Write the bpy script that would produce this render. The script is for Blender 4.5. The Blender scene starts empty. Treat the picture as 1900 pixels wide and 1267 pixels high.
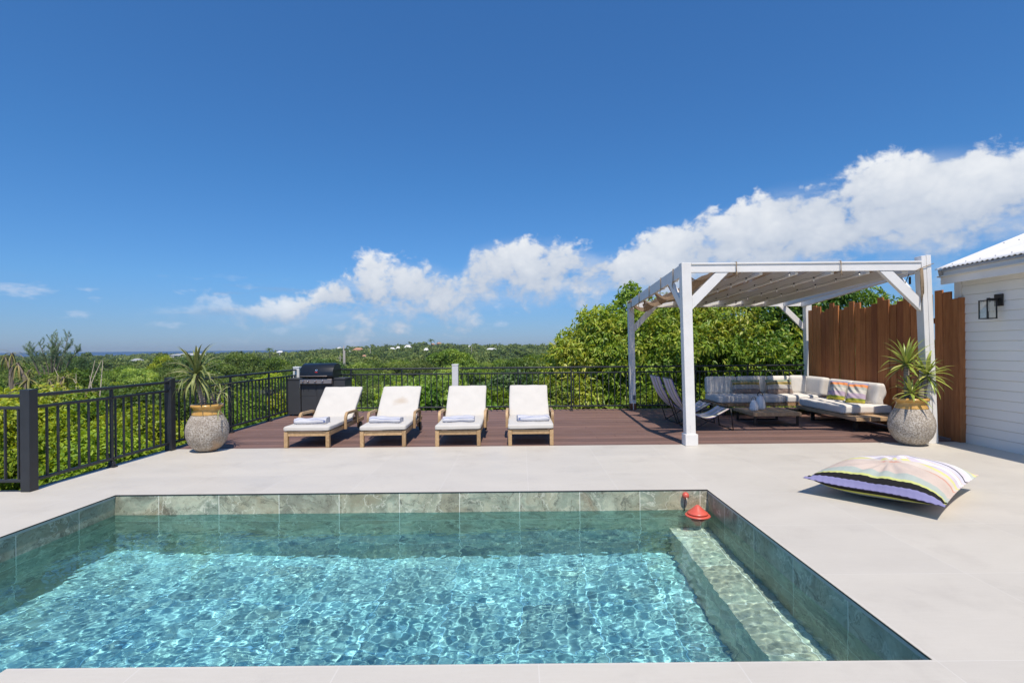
import bpy, bmesh, math, random
import numpy as np
from mathutils import Matrix, Vector
R = math.radians
sc = bpy.context.scene
C = sc.collection
random.seed(7)
rng = np.random.RandomState(11)

# ------------------------------------------------------------------ camera
cam = bpy.data.cameras.new('camera'); co = bpy.data.objects.new('camera', cam); C.objects.link(co); sc.camera = co
cam.sensor_width = 36; cam.lens = 968 / 1900 * 36; cam.shift_x = -15 / 1900; cam.shift_y = 11.9 / 1900
cam.clip_start = .05; cam.clip_end = 2e5
co.matrix_world = Matrix.Translation((0, 0, 1.43)) @ Matrix.Rotation(math.pi / 2, 4, 'X') @ Matrix.Rotation(-.0095, 4, 'Z')

# ------------------------------------------------------------------ exposure
sc.view_settings.view_transform = 'Standard'; sc.view_settings.look = 'None'
sc.view_settings.exposure = .15; sc.view_settings.gamma = 1
sc.cycles.max_bounces = 12; sc.cycles.transparent_max_bounces = 12
sc.cycles.diffuse_bounces = 4; sc.cycles.sample_clamp_indirect = 4
sc.cycles.use_denoising = True

# ------------------------------------------------------------------ sun
SD = Vector((-.07, .53, -1)).normalized()
sl = bpy.data.lights.new('sun', 'SUN'); sl.energy = 4.1; sl.angle = R(.53); sl.color = (1, .905, .785)
sl.cycles.is_caustics_light = True
so = bpy.data.objects.new('sun', sl); C.objects.link(so); so.rotation_euler = SD.to_track_quat('-Z', 'Y').to_euler()

# ------------------------------------------------------------------ node helper
class N:
    def __init__(s, tree): s.t = tree; s.n = tree.nodes; s.l = tree.links
    def new(s, typ, **k):
        n = s.n.new(typ)
        for a, b in k.items(): setattr(n, a, b)
        return n
    def put(s, sock, v):
        if v is None: return
        if hasattr(v, 'is_output') or isinstance(v, bpy.types.NodeSocket): s.l.new(v, sock)
        elif isinstance(v, (tuple, list)):
            v = tuple(v)
            if len(v) == 3 and len(sock.default_value) == 4: v = v + (1,)
            sock.default_value = v
        else: sock.default_value = v
    def m(s, op, a, b=None, c=None, clamp=False):
        n = s.new('ShaderNodeMath', operation=op); n.use_clamp = clamp
        for i, v in enumerate((a, b, c)):
            if v is not None: s.put(n.inputs[i], v)
        return n.outputs[0]
    def mix(s, f, a, b, mode='MIX'):
        n = s.new('ShaderNodeMix', data_type='RGBA', blend_type=mode)
        s.put(n.inputs[0], f); s.put(n.inputs[6], a); s.put(n.inputs[7], b); return n.outputs[2]
    def noise(s, vec, scale, detail=4, rough=.5, dist=0, out=0):
        n = s.new('ShaderNodeTexNoise'); s.put(n.inputs['Vector'], vec); n.inputs['Scale'].default_value = scale
        n.inputs['Detail'].default_value = detail; n.inputs['Roughness'].default_value = rough; n.inputs['Distortion'].default_value = dist
        return n.outputs[out]
    def ramp(s, f, stops, interp='LINEAR'):
        n = s.new('ShaderNodeValToRGB'); cr = n.color_ramp; cr.interpolation = interp
        while len(cr.elements) < len(stops): cr.elements.new(.5)
        for e, (p, c) in zip(cr.elements, sorted(stops, key=lambda q: q[0])):
            e.position = p
            if isinstance(c, (int, float)): c = (c, c, c)
            e.color = tuple(c[:3]) + (1,)
        s.put(n.inputs[0], f); return n.outputs[0]
    def mapr(s, v, a, b, c, d, smooth=False):
        n = s.new('ShaderNodeMapRange'); n.clamp = True
        if smooth: n.interpolation_type = 'SMOOTHSTEP'
        s.put(n.inputs[0], v)
        for i, q in enumerate((a, b, c, d)): s.put(n.inputs[i + 1], q)
        return n.outputs[0]
    def xyz(s, v):
        n = s.new('ShaderNodeSeparateXYZ'); s.put(n.inputs[0], v); return n.outputs
    def comb(s, x, y, z):
        n = s.new('ShaderNodeCombineXYZ'); s.put(n.inputs[0], x); s.put(n.inputs[1], y); s.put(n.inputs[2], z); return n.outputs[0]
    def vm(s, op, a, b=None, scale=None):
        n = s.new('ShaderNodeVectorMath', operation=op); s.put(n.inputs[0], a)
        if b is not None: s.put(n.inputs[1], b)
        if scale is not None: n.inputs['Scale'].default_value = scale
        return n.outputs[0]
    def obj(s): return s.new('ShaderNodeTexCoord').outputs['Object']
    def pos(s): return s.new('ShaderNodeNewGeometry').outputs['Position']
    def bump(s, h, strength=.3, dist=.01):
        n = s.new('ShaderNodeBump'); s.put(n.inputs['Height'], h); n.inputs['Strength'].default_value = strength; n.inputs['Distance'].default_value = dist
        return n.outputs[0]
    def float_curve(s, v, pts):
        n = s.new('ShaderNodeFloatCurve'); c = n.mapping.curves[0]
        for i, (x, y) in enumerate(pts):
            if i < 2: c.points[i].location = (x, y)
            else: c.points.new(x, y)
        for p in c.points: p.handle_type = 'AUTO_CLAMPED'
        n.mapping.update(); s.put(n.inputs[1], v); return n.outputs[0]

def M(name, col=(.5, .5, .5), rough=.6, metal=0, spec=None, build=None, bump=None):
    m = bpy.data.materials.new(name); m.use_nodes = True; t = N(m.node_tree); b = t.n['Principled BSDF']
    b.inputs['Base Color'].default_value = tuple(col) + (1,); b.inputs['Roughness'].default_value = rough; b.inputs['Metallic'].default_value = metal
    if spec is not None: b.inputs['Specular IOR Level'].default_value = spec
    if build:
        r = build(t, b)
        if r is not None: t.put(b.inputs['Base Color'], r)
    return m

# ------------------------------------------------------------------ world: sky and clouds
w = bpy.data.worlds.new('World'); sc.world = w; w.use_nodes = True
t = N(w.node_tree); bg = t.n['Background']
sky = t.new('ShaderNodeTexSky', sky_type='NISHITA'); sky.sun_disc = False; sky.sun_elevation = R(61.9); sky.sun_rotation = R(172.5)
sky.air_density = 1; sky.dust_density = .3; sky.ozone_density = 2.5; sky.altitude = 0
dirv = t.new('ShaderNodeTexCoord').outputs['Generated']; dx, dy, dz = t.xyz(dirv)
tint = t.ramp(t.m('MAXIMUM', dz, 0), [(0, (.40, .57, 1.02)), (.04, (.40, .60, 1.0)), (.12, (.40, .71, 1.08)), (.3, (.38, .79, 1.17)), (.6, (.43, .89, 1.32)), (1, (.5, .9, 1.2))])
skyc = t.mix(1, sky.outputs[0], tint, 'MULTIPLY')
skyc.node.clamp_result = False
az = t.m('ARCTAN2', dx, dy); el = t.m('ARCSINE', dz)
azn = t.mapr(az, -.8, .8, 0, 1)
def A(px): return (math.atan((px - 965) / 968) + .8) / 1.6
def Ev(px, y):
    h = 645.4 - .0095 * (px - 965); a = math.atan((px - 965) / 968); return (h - y) / 968 * math.cos(a)
topc = [(0, 580), (200, 585), (350, 578), (390, 560), (480, 568), (560, 556), (600, 528), (690, 492), (790, 488), (850, 505), (880, 462), (990, 446), (1090, 458), (1140, 470), (1210, 430), (1300, 408), (1390, 380), (1450, 352), (1530, 345), (1620, 312), (1700, 292), (1800, 286), (1900, 288), (2050, 280)]
botc = [(0, 583), (200, 588), (350, 584), (390, 586), (480, 594), (560, 602), (600, 596), (690, 594), (790, 588), (850, 580), (880, 574), (990, 566), (1090, 562), (1140, 566), (1210, 568), (1300, 558), (1390, 550), (1450, 535), (1530, 515), (1620, 500), (1700, 488), (1800, 468), (1900, 452), (2050, 440)]
top = t.float_curve(azn, [(A(p), Ev(p, y) * 2) for p, y in topc]); bot = t.float_curve(azn, [(A(p), Ev(p, y) * 2) for p, y in botc])
top = t.m('MULTIPLY', top, .5); bot = t.m('MULTIPLY', bot, .5)
cp = t.comb(az, t.m('MULTIPLY', el, 1.25), 0)
warp = t.noise(cp, 7, 4, .55, out=1)
cpw = t.vm('ADD', cp, t.vm('SCALE', t.vm('SUBTRACT', warp, (.5, .5, .5)), scale=.05))
def puff(v):
    vo = t.new('ShaderNodeTexVoronoi', feature='F1'); t.put(vo.inputs['Vector'], v); vo.inputs['Scale'].default_value = 17; vo.inputs['Detail'].default_value = 2
    vo.inputs['Roughness'].default_value = .6; vo.inputs['Lacunarity'].default_value = 2.4; vo.normalize = True
    return t.m('SUBTRACT', 1, t.m('MULTIPLY', vo.outputs['Distance'], 1.3))
def body(v): return t.m('ADD', t.m('MULTIPLY', puff(v), .34), t.m('MULTIPLY', t.noise(v, 8, 3, .5), .66))
soft = body(cpw); soft2 = body(t.vm('ADD', cpw, (.008, .022, 0)))
fine = t.noise(cpw, 30, 8, .62)
dens = t.m('ADD', t.m('MULTIPLY', soft, .66), t.m('MULTIPLY', fine, .34)); dens2 = dens
thick = t.m('SUBTRACT', top, bot)
rel = t.m('DIVIDE', t.m('SUBTRACT', el, bot), t.m('MAXIMUM', thick, .004))          # 0 at the base, 1 at the top of the bank
above = t.m('SUBTRACT', el, top); below = t.m('SUBTRACT', bot, el)
inner = t.m('MINIMUM', t.m('MULTIPLY', t.m('MULTIPLY', above, -1), 12), t.m('MULTIPLY', t.m('MULTIPLY', below, -1), 5))
inner = t.m('MINIMUM', inner, t.mapr(azn, A(500), A(1500), .17, .35))
score = t.m('ADD', inner, t.m('MULTIPLY', t.m('SUBTRACT', dens, .51), 3.0))
cover = t.mapr(score, -.06, t.mapr(rel, 0, .6, .5, .24), 0, 1, True)
leftfade = t.mapr(azn, A(200), A(620), .0, 1, True)
cover = t.m('MULTIPLY', cover, t.m('MULTIPLY', leftfade, .97))
# scattered low scraps near the horizon
low = t.noise(t.comb(az, t.m('MULTIPLY', el, 2.6), 3), 15, 6, .55)
lowm = t.m('MULTIPLY', t.mapr(low, .56, .74, 0, .55, True), t.m('MULTIPLY', t.mapr(el, .015, .05, 0, 1, True), t.mapr(el, .10, .14, 1, 0, True)))
streak = t.noise(t.comb(az, t.m('MULTIPLY', el, 9), 8), 5, 4, .5)
streakm = t.m('MULTIPLY', t.mapr(streak, .55, .75, 0, .45, True), t.m('MULTIPLY', t.mapr(el, .05, .075, 0, 1, True), t.mapr(el, .09, .16, 1, 0, True)))
emb = t.m('ADD', .5, t.m('ADD', t.m('MULTIPLY', t.m('SUBTRACT', soft, soft2), 3.2), t.m('MULTIPLY', t.m('SUBTRACT', fine, .5), .7)), clamp=True)
lit = t.m('ADD', t.m('MULTIPLY', emb, .48), t.m('MULTIPLY', t.mapr(t.m('ADD', rel, t.m('MULTIPLY', t.m('SUBTRACT', soft2, .52), 2.2)), .15, 1.1, 0, 1, True), .48), clamp=True)
cloudc = t.mix(lit, (3.2, 4.0, 5.4), (8.5, 8.65, 8.8))
res = t.mix(lowm, skyc, (5.4, 6.2, 7.6))
res = t.mix(streakm, res, (2.6, 3.5, 5.2))
veil = t.m('MULTIPLY', t.mapr(below, .025, -.05, 0, 1, True), t.mapr(above, .01, -.03, 0, 1, True))
veil = t.m('MULTIPLY', veil, t.m('MULTIPLY', t.mapr(t.noise(t.comb(az, t.m('MULTIPLY', el, 3.5), 11), 8, 5, .55), .34, .66, 0, .55, True), leftfade))
res = t.mix(veil, res, (5.0, 5.9, 7.4))
res = t.mix(cover, res, cloudc)
t.put(bg.inputs[0], res); bg.inputs[1].default_value = .1

# ------------------------------------------------------------------ object helpers
def tag(o, label=None, cat=None, group=None, kind=None):
    if label: o['label'] = label
    if cat: o['category'] = cat
    if group: o['group'] = group
    if kind: o['kind'] = kind
    return o
def thing(name, label, cat, loc=(0, 0, 0), rz=0, group=None):
    o = bpy.data.objects.new(name, None); C.objects.link(o); o.location = loc; o.rotation_euler = (0, 0, rz); o.empty_display_size = .2
    return tag(o, label, cat, group)
def link(name, me, mats=None, parent=None):
    o = bpy.data.objects.new(name, me); C.objects.link(o)
    if mats is not None:
        for m in (mats if isinstance(mats, (list, tuple)) else [mats]): me.materials.append(m)
    if parent: o.parent = parent
    return o
class MB:
    def __init__(s): s.b = bmesh.new()
    def _post(s, vs, mat, T=None, bev=0, seg=2, smooth=False):
        fs = set(f for v in vs for f in v.link_faces)
        for f in fs: f.material_index = mat; f.smooth = smooth
        if T is not None: bmesh.ops.transform(s.b, matrix=T, verts=vs)
        if bev > 0:
            es = list(set(e for v in vs for e in v.link_edges))
            r = bmesh.ops.bevel(s.b, geom=es, offset=bev, segments=seg, affect='EDGES', profile=.5)
            for f in r['faces']: f.material_index = mat; f.smooth = True
    def box(s, x0, x1, y0, y1, z0, z1, mat=0, bev=0, seg=2, T=None, shear=None):
        g = [(x, y, z) for x in (x0, x1) for y in (y0, y1) for z in (z0, z1)]
        vs = [s.b.verts.new(p) for p in g]
        for f in [(0, 1, 3, 2), (4, 6, 7, 5), (0, 4, 5, 1), (2, 3, 7, 6), (0, 2, 6, 4), (1, 5, 7, 3)]: s.b.faces.new([vs[i] for i in f])
        if shear:
            for v in vs:
                if v.co.z > (z0 + z1) / 2: v.co.x += shear[0]; v.co.y += shear[1]
        s._post(vs, mat, T, bev, seg); return s
    def prism(s, pts, axis, a, b, mat=0, bev=0, T=None):
        def P(p, q):
            return {'x': (q, p[0], p[1]), 'y': (p[0], q, p[1]), 'z': (p[0], p[1], q)}[axis]
        lo = [s.b.verts.new(P(p, a)) for p in pts]; hi = [s.b.verts.new(P(p, b)) for p in pts]; n = len(pts)
        s.b.faces.new(lo[::-1]); s.b.faces.new(hi)
        for i in range(n): s.b.faces.new([lo[i], lo[(i + 1) % n], hi[(i + 1) % n], hi[i]])
        s._post(lo + hi, mat, T, bev); return s
    def tube(s, path, r, n=8, mat=0, cap=True, flat=None, closed=False):
        P = [Vector(p) for p in path]; k = len(P); rings = []
        rr = r if isinstance(r, (list, tuple)) else [r] * k
        up = None
        for i in range(k):
            if closed: d = P[(i + 1) % k] - P[i - 1]
            else: d = P[min(i + 1, k - 1)] - P[max(i - 1, 0)]
            d.normalize()
            if up is None:
                a = Vector((0, 0, 1)) if abs(d.z) < .9 else Vector((1, 0, 0))
                up = (a - d * a.dot(d)).normalized()
            else:
                up = up - d * up.dot(d)
                up = up.normalized() if up.length > 1e-6 else d.orthogonal().normalized()
            sd = d.cross(up); ring = []
            for j in range(n):
                q = 2 * math.pi * (j + .5) / n
                fx, fy = flat if flat else (1, 1)
                ring.append(s.b.verts.new(P[i] + sd * math.cos(q) * rr[i] * fx + up * math.sin(q) * rr[i] * fy))
            rings.append(ring)
        m = k if closed else k - 1
        for i in range(m):
            a, c = rings[i], rings[(i + 1) % k]
            for j in range(n):
                f = s.b.faces.new([a[j], a[(j + 1) % n], c[(j + 1) % n], c[j]]); f.smooth = n > 4; f.material_index = mat
        if cap and not closed:
            f = s.b.faces.new(rings[0][::-1]); f.material_index = mat; f = s.b.faces.new(rings[-1]); f.material_index = mat
        return s
    def lathe(s, prof, n=48, mat=0, c=(0, 0, 0), wob=0, seed=0, axis=None):
        rings = []
        rd = random.Random(seed); ph = [rd.uniform(0, 6.28) for _ in range(4)]
        for r, z in prof:
            ring = []
            for j in range(n):
                q = 2 * math.pi * j / n
                rr = r * (1 + wob * (math.sin(2 * q + ph[0] + z * 5) + .6 * math.sin(3 * q + ph[1] - z * 8)))
                v = Vector((rr * math.cos(q), rr * math.sin(q), z))
                if axis is not None: v = axis @ v
                ring.append(s.b.verts.new(v + Vector(c)))
            rings.append(ring)
        for a, d in zip(rings, rings[1:]):
            for j in range(n):
                f = s.b.faces.new([a[j], a[(j + 1) % n], d[(j + 1) % n], d[j]]); f.smooth = True; f.material_index = mat
        if prof[0][0] > 1e-5: s.b.faces.new(rings[0][::-1]).material_index = mat
        if prof[-1][0] > 1e-5: s.b.faces.new(rings[-1]).material_index = mat
        return s
    def build(s, name, mats, parent=None, smooth=False):
        me = bpy.data.meshes.new(name); bmesh.ops.remove_doubles(s.b, verts=s.b.verts, dist=1e-6)
        bmesh.ops.recalc_face_normals(s.b, faces=s.b.faces); s.b.to_mesh(me); s.b.free()
        return link(name, me, mats, parent)
def soft_box(name, sx, sy, sz, mats, parent=None, e=5., puff=.12, n=14, wr=.004, seed=0, T=None):
    """stuffed cushion: rounded box with crowned faces and slack wrinkles, centred"""
    b = bmesh.new(); rd = random.Random(seed)
    bmesh.ops.create_cube(b, size=2); bmesh.ops.subdivide_edges(b, edges=b.edges, cuts=n, use_grid_fill=True)
    ph = [(rd.uniform(4, 13), rd.uniform(4, 13), rd.uniform(0, 6.3), rd.uniform(-1, 1)) for _ in range(6)]
    rmin = min(sx, sy, sz) / 2
    for v in b.verts:
        p = v.co.copy(); h = Vector((sx / 2, sy / 2, sz / 2)); q = Vector((p.x * h.x, p.y * h.y, p.z * h.z))
        rad = rmin * .62
        c = Vector([max(-(h[i] - rad), min(h[i] - rad, q[i])) for i in range(3)])
        dlt = q - c
        if dlt.length > 1e-9:
            m = max(abs(dlt[i]) for i in range(3)); dlt = dlt.normalized() * rad * min(1, m / rad)
        q = c + dlt
        ax = min(range(3), key=lambda i: (sx, sy, sz)[i]); o = [i for i in range(3) if i != ax]
        k = (1 - abs(p[o[0]]) ** 2.5) * (1 - abs(p[o[1]]) ** 2.5)
        q[ax] *= 1 + puff * k
        wv = sum(a[3] * math.sin(a[0] * q[o[0]] * 2.4 + a[1] * q[o[1]] * 2.4 + a[2]) for a in ph)
        q[ax] += wr * wv * (1 if q[ax] > 0 else .2)
        q[o[0]] += wr * .6 * math.sin(9 * q[o[1]] + seed)
        v.co = q
    for f in b.faces: f.smooth = True
    if T is not None: bmesh.ops.transform(b, matrix=T, verts=b.verts)
    me = bpy.data.meshes.new(name); b.to_mesh(me); b.free(); return link(name, me, mats, parent)
def pillow(name, wx, wy, th, mats, parent=None, n=30, seed=0, crease=.006, flange=0., T=None, base_flat=False):
    """knife-edge pillow lying in XY, seam around, thickness in Z"""
    rd = random.Random(seed); b = bmesh.new()
    ph = [(rd.uniform(3, 11), rd.uniform(3, 11), rd.uniform(0, 6.3)) for _ in range(5)]
    def P(u, v, s):
        ex = 1 - .055 * (1 - abs(v) ** 2) * 0 - .05 * (1 - v * v); ey = 1 - .05 * (1 - u * u)
        x = u * wx / 2 * (ex if abs(u) > 0 else 1); y = v * wy / 2 * ey
        fu = max(0, 1 - (abs(u) / (1 - flange)) ** 2.6) if abs(u) < 1 - flange else 0
        fv = max(0, 1 - (abs(v) / (1 - flange)) ** 2.6) if abs(v) < 1 - flange else 0
        z = th / 2 * (fu ** .55) * (fv ** .55)
        z += crease * z / th * 4 * sum(math.sin(a[0] * u + a[1] * v + a[2]) for a in ph) * .5
        edge = max(abs(u), abs(v)) ** 6
        z += edge * 0.
        return Vector((x, y, s * z))
    def layer(s):
        g = [[b.verts.new(P(-1 + 2 * i / n, -1 + 2 * j / n, s)) for j in range(n + 1)] for i in range(n + 1)]
        for i in range(n):
            for j in range(n):
                q = [g[i][j], g[i + 1][j], g[i + 1][j + 1], g[i][j + 1]]
                b.faces.new(q if s > 0 else q[::-1]).smooth = True
    layer(1); layer(-1)
    bmesh.ops.remove_doubles(b, verts=b.verts, dist=1e-5)
    if T is not None: bmesh.ops.transform(b, matrix=T, verts=b.verts)
    me = bpy.data.meshes.new(name); b.to_mesh(me); b.free(); return link(name, me, mats, parent)
def copy_tree(o, parent=None):
    c = o.copy(); C.objects.link(c)
    if parent: c.parent = parent
    for ch in list(o.children):
        copy_tree(ch, c)
    return c

def catmull(P, n=6):
    P = [Vector(p) for p in P]; out = []
    for i in range(len(P) - 1):
        a, b_, c, d = P[max(i - 1, 0)], P[i], P[i + 1], P[min(i + 2, len(P) - 1)]
        for k in range(n):
            t_ = k / n; out.append(.5 * ((2 * b_) + (-a + c) * t_ + (2 * a - 5 * b_ + 4 * c - d) * t_ ** 2 + (-a + 3 * b_ - 3 * c + d) * t_ ** 3))
    return out + [P[-1]]
# ------------------------------------------------------------------ materials
def f_tile(t, b):
    p = t.pos(); x, y, z = t.xyz(p)
    def line(v, o):
        f = t.m('FRACT', t.m('DIVIDE', t.m('SUBTRACT', v, o), .9)); d = t.m('MULTIPLY', t.m('MINIMUM', f, t.m('SUBTRACT', 1, f)), .9)
        return t.mapr(d, .0022, .0034, 1, 0)
    g = t.m('MAXIMUM', line(x, .07), line(y, .556))
    cell = t.comb(t.m('FLOOR', t.m('DIVIDE', t.m('SUBTRACT', x, .07), .9)), t.m('FLOOR', t.m('DIVIDE', t.m('SUBTRACT', y, .556), .9)), 0)
    wn = t.new('ShaderNodeTexWhiteNoise'); t.put(wn.inputs[0], cell)
    n1 = t.noise(t.vm('MULTIPLY', p, (1, 2.2, 1)), 1.3, 6, .6); n2 = t.noise(p, 34, 5, .6); n3 = t.noise(t.vm('MULTIPLY', p, (1, 7, 1)), 7, 4, .6)
    c = t.mix(n1, (.555, .515, .445), (.64, .60, .525))
    c = t.mix(t.mapr(n2, .35, .7, 0, .5), c, (.585, .545, .47)); c = t.mix(t.mapr(n3, .45, .75, 0, .35), c, (.655, .62, .55))
    c = t.mix(t.m('MULTIPLY', wn.outputs[0], .22), c, (.47, .445, .41))
    st = t.mapr(t.noise(p, 1.9, 8, .68), .54, .74, 0, .38); c = t.mix(st, c, (.40, .365, .32))
    sp = t.mapr(t.noise(p, 130, 2, .5), .73, .78, 0, .5); c = t.mix(sp, c, (.33, .30, .27))
    c = t.mix(t.m('MULTIPLY', g, .55), c, (.68, .65, .60))
    t.put(b.inputs['Roughness'], t.mapr(n1, .3, .7, .42, .62))
    t.put(b.inputs['Normal'], t.bump(t.m('SUBTRACT', t.m('MULTIPLY', n2, .3), g), .12, .002)); return c
m_tile = M('pale floor tile', rough=.5, spec=.35, build=f_tile)
def f_slate(t, b):
    p = t.pos(); x, y, z = t.xyz(p)
    nrm = t.xyz(t.new('ShaderNodeNewGeometry').outputs['Normal'])
    ax = t.m('GREATER_THAN', t.m('ABSOLUTE', nrm[0]), .5)                 # walls that run front to back are laid out along y
    u = t.m('ADD', t.m('MULTIPLY', x, t.m('SUBTRACT', 1, ax)), t.m('MULTIPLY', y, ax))
    flat = t.m('GREATER_THAN', nrm[2], .5)
    v = t.m('ADD', t.m('MULTIPLY', z, t.m('SUBTRACT', 1, flat)), t.m('MULTIPLY', y, flat))
    uo = t.m('SUBTRACT', u, .001 - .62); us = t.m('DIVIDE', uo, .6); vs = t.m('DIVIDE', t.m('ADD', v, .43), .6)
    def line(f):
        f = t.m('FRACT', f); d = t.m('MULTIPLY', t.m('MINIMUM', f, t.m('SUBTRACT', 1, f)), .6); return t.mapr(d, .0022, .0038, 1, 0)
    g = t.m('MAXIMUM', line(us), line(vs))
    cell = t.comb(t.m('FLOOR', us), t.m('FLOOR', vs), t.m('MULTIPLY', ax, 7))
    wn = t.new('ShaderNodeTexWhiteNoise'); t.put(wn.inputs[0], cell)
    q = t.vm('ADD', p, t.vm('SCALE', wn.outputs[1], scale=9))
    wr = t.noise(q, 2.2, 5, .55, out=1); q2 = t.vm('ADD', q, t.vm('SCALE', t.vm('SUBTRACT', wr, (.5, .5, .5)), scale=.8))
    n1 = t.noise(t.vm('MULTIPLY', q2, (1, 1, 2.4)), 1.7, 8, .62)
    n2 = t.noise(q2, 6.5, 9, .68); n3 = t.noise(q2, 1.3, 3, .5)
    c = t.ramp(n1, [(.3, (.13, .16, .13)), (.42, (.26, .29, .23)), (.5, (.40, .40, .31)), (.58, (.33, .31, .23)), (.66, (.21, .17, .12)), (.75, (.42, .41, .34))])
    c = t.mix(t.mapr(n2, .42, .62, 0, .7), c, (.19, .205, .165)); c = t.mix(t.mapr(n3, .5, .66, 0, .6), c, (.25, .195, .12)); c = t.mix(t.mapr(t.noise(t.vm('ADD', q2, (7, 2, 1)), 1.9, 4, .6), .55, .66, 0, .6), c, (.13, .125, .10))
    vein = t.m('ABSOLUTE', t.m('SUBTRACT', t.noise(q2, 2.4, 4, .5), .5)); c = t.mix(t.mapr(vein, 0, .014, .6, 0), c, (.56, .54, .46))
    vein2 = t.m('ABSOLUTE', t.m('SUBTRACT', t.noise(t.vm('ADD', q2, (3, 1, 5)), 3.4, 5, .6), .5)); c = t.mix(t.mapr(vein2, 0, .012, .7, 0), c, (.09, .08, .06))
    c = t.mix(t.mapr(wn.outputs[0], .55, 1, 0, .55), c, t.mix(n2, (.06, .055, .045), (.26, .22, .16))); c = t.mix(t.mapr(t.noise(t.vm('MULTIPLY', q2, (1, 1, 3)), 3.1, 7, .7), .55, .64, 0, .75), c, (.085, .085, .07))
    c = t.mix(t.m('MULTIPLY', g, .9), c, (.60, .585, .53))
    c = t.mix(1, c, (1.55, 1.55, 1.45), 'MULTIPLY'); b.inputs['Roughness'].default_value = .42
    t.put(b.inputs['Normal'], t.bump(t.m('ADD', t.m('MULTIPLY', n1, .7), n2), .35, .006)); return c
m_slate = M('green slate pool tile', build=f_slate)
def f_deck(t, b):
    p = t.pos(); x, y, z = t.xyz(p)
    row = t.m('FLOOR', t.m('DIVIDE', t.m('SUBTRACT', y, 7.625), .15)); wn = t.new('ShaderNodeTexWhiteNoise', noise_dimensions='1D'); t.put(wn.inputs[1], row)
    q = t.vm('MULTIPLY', t.vm('ADD', p, t.comb(t.m('MULTIPLY', wn.outputs[0], 30), 0, 0)), (.7, 14, 1)); n1 = t.noise(q, 2.6, 6, .65)
    n2 = t.noise(t.vm('MULTIPLY', p, (.8, 2.5, 1)), 1.1, 5, .6)
    c = t.mix(t.mapr(n1, .3, .7, 0, 1), (.165, .090, .070), (.295, .18, .145)); c = t.mix(t.m('MULTIPLY', wn.outputs[0], .75), c, (.115, .072, .062))
    c = t.mix(t.mapr(n2, .5, .72, 0, .4), c, (.25, .165, .145))
    sp = t.mapr(t.noise(t.vm('MULTIPLY', p, (1, 5, 1)), 19, 3, .5), .64, .74, 0, .6); c = t.mix(sp, c, (.38, .30, .27))
    gr = t.m('ABSOLUTE', t.m('SINE', t.m('MULTIPLY', y, 2 * math.pi / .024)))
    t.put(b.inputs['Normal'], t.bump(t.m('ADD', gr, n1), .35, .002)); return c
m_deck = M('brown composite decking', rough=.62, spec=.3, build=f_deck)
def wood(name, a, c2, rough=.55, sc_=(1, 1, 1), axis='y', k=1.):
    def f(t, b):
        p = t.obj(); s = {'y': (14, 1.2, 14), 'x': (1.2, 14, 14), 'z': (14, 14, 1.2)}[axis]
        inf = t.new('ShaderNodeObjectInfo').outputs['Random']
        q = t.vm('MULTIPLY', t.vm('ADD', p, t.comb(t.m('MULTIPLY', inf, 9), 0, t.m('MULTIPLY', inf, 5))), s)
        n = t.noise(q, 1.6 * k, 6, .6, .6); n2 = t.noise(p, 3, 3, .5)
        c = t.mix(t.mapr(n, .3, .7, 0, 1), a, c2); c = t.mix(t.mapr(n2, .45, .75, 0, .35), c, tuple(v * .7 for v in a))
        v = t.m('ADD', .82, t.m('MULTIPLY', inf, .36)); c = t.mix(1, c, t.comb(v, v, v), 'MULTIPLY')
        t.put(b.inputs['Normal'], t.bump(n, .25, .003)); return c
    return M(name, rough=rough, spec=.3, build=f)
m_teak = wood('pale teak', (.38, .235, .115), (.56, .385, .205))
m_platform = wood('sofa platform teak', (.33, .21, .115), (.52, .36, .21), axis='y')
m_slatwood = wood('red brown fence board', (.36, .125, .040), (.54, .215, .075), axis='z', rough=.6)
m_slatdark = wood('dark red brown fence board', (.26, .085, .032), (.40, .14, .052), axis='z', rough=.6)
m_brownpost = wood('stained post foot', (.13, .05, .025), (.2, .08, .04), axis='z')
def f_white(c0, c1, sc_=3):
    def f(t, b):
        p = t.obj(); n = t.noise(p, sc_, 6, .6); n2 = t.noise(t.vm('MULTIPLY', p, (20, 20, 1.5)), 2, 4, .6)
        c = t.mix(t.mapr(n, .35, .7, 0, 1), c0, c1)
        t.put(b.inputs['Normal'], t.bump(n2, .06, .002)); return c
    return f
m_white = M('white painted timber', rough=.5, build=f_white((.75, .73, .69), (.82, .80, .765)))
m_siding = M('white painted siding', rough=.55, build=f_white((.84, .82, .775), (.89, .87, .82), 1.6))
m_roofwhite = M('white corrugated roofing', rough=.45, build=f_white((.70, .69, .66), (.80, .79, .77), 2.2))
m_screw = M('roof screw', (.30, .31, .33), .4, .5)
m_whitemetal = M('white capped post', rough=.45, build=f_white((.68, .69, .69), (.75, .755, .75)))
def f_rail(t, b):
    p = t.obj(); n = t.noise(p, 6, 5, .6); t.put(b.inputs['Roughness'], t.mapr(n, .3, .7, .36, .5))
    return t.mix(t.mapr(n, .4, .75, 0, 1), (.020, .024, .030), (.030, .034, .041))
m_rail = M('anthracite powder coat', spec=.5, build=f_rail)
m_black = M('black steel', (.012, .012, .013), .42)
m_blackpl = M('black plastic', (.015, .015, .016), .5)
m_steel = M('brushed steel', (.36, .30, .265), .42, .7)
m_chrome = M('chrome', (.7, .7, .7), .15, 1)
m_bbqgrey = M('dark grey enamel', rough=.5, build=lambda t, b: t.mix(t.noise(t.obj(), 5, 4), (.042, .045, .050), (.058, .061, .067)))
m_bbqhood = M('black hood enamel', (.010, .012, .016), .3)
m_red = M('red label', (.55, .03, .02), .45)
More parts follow.
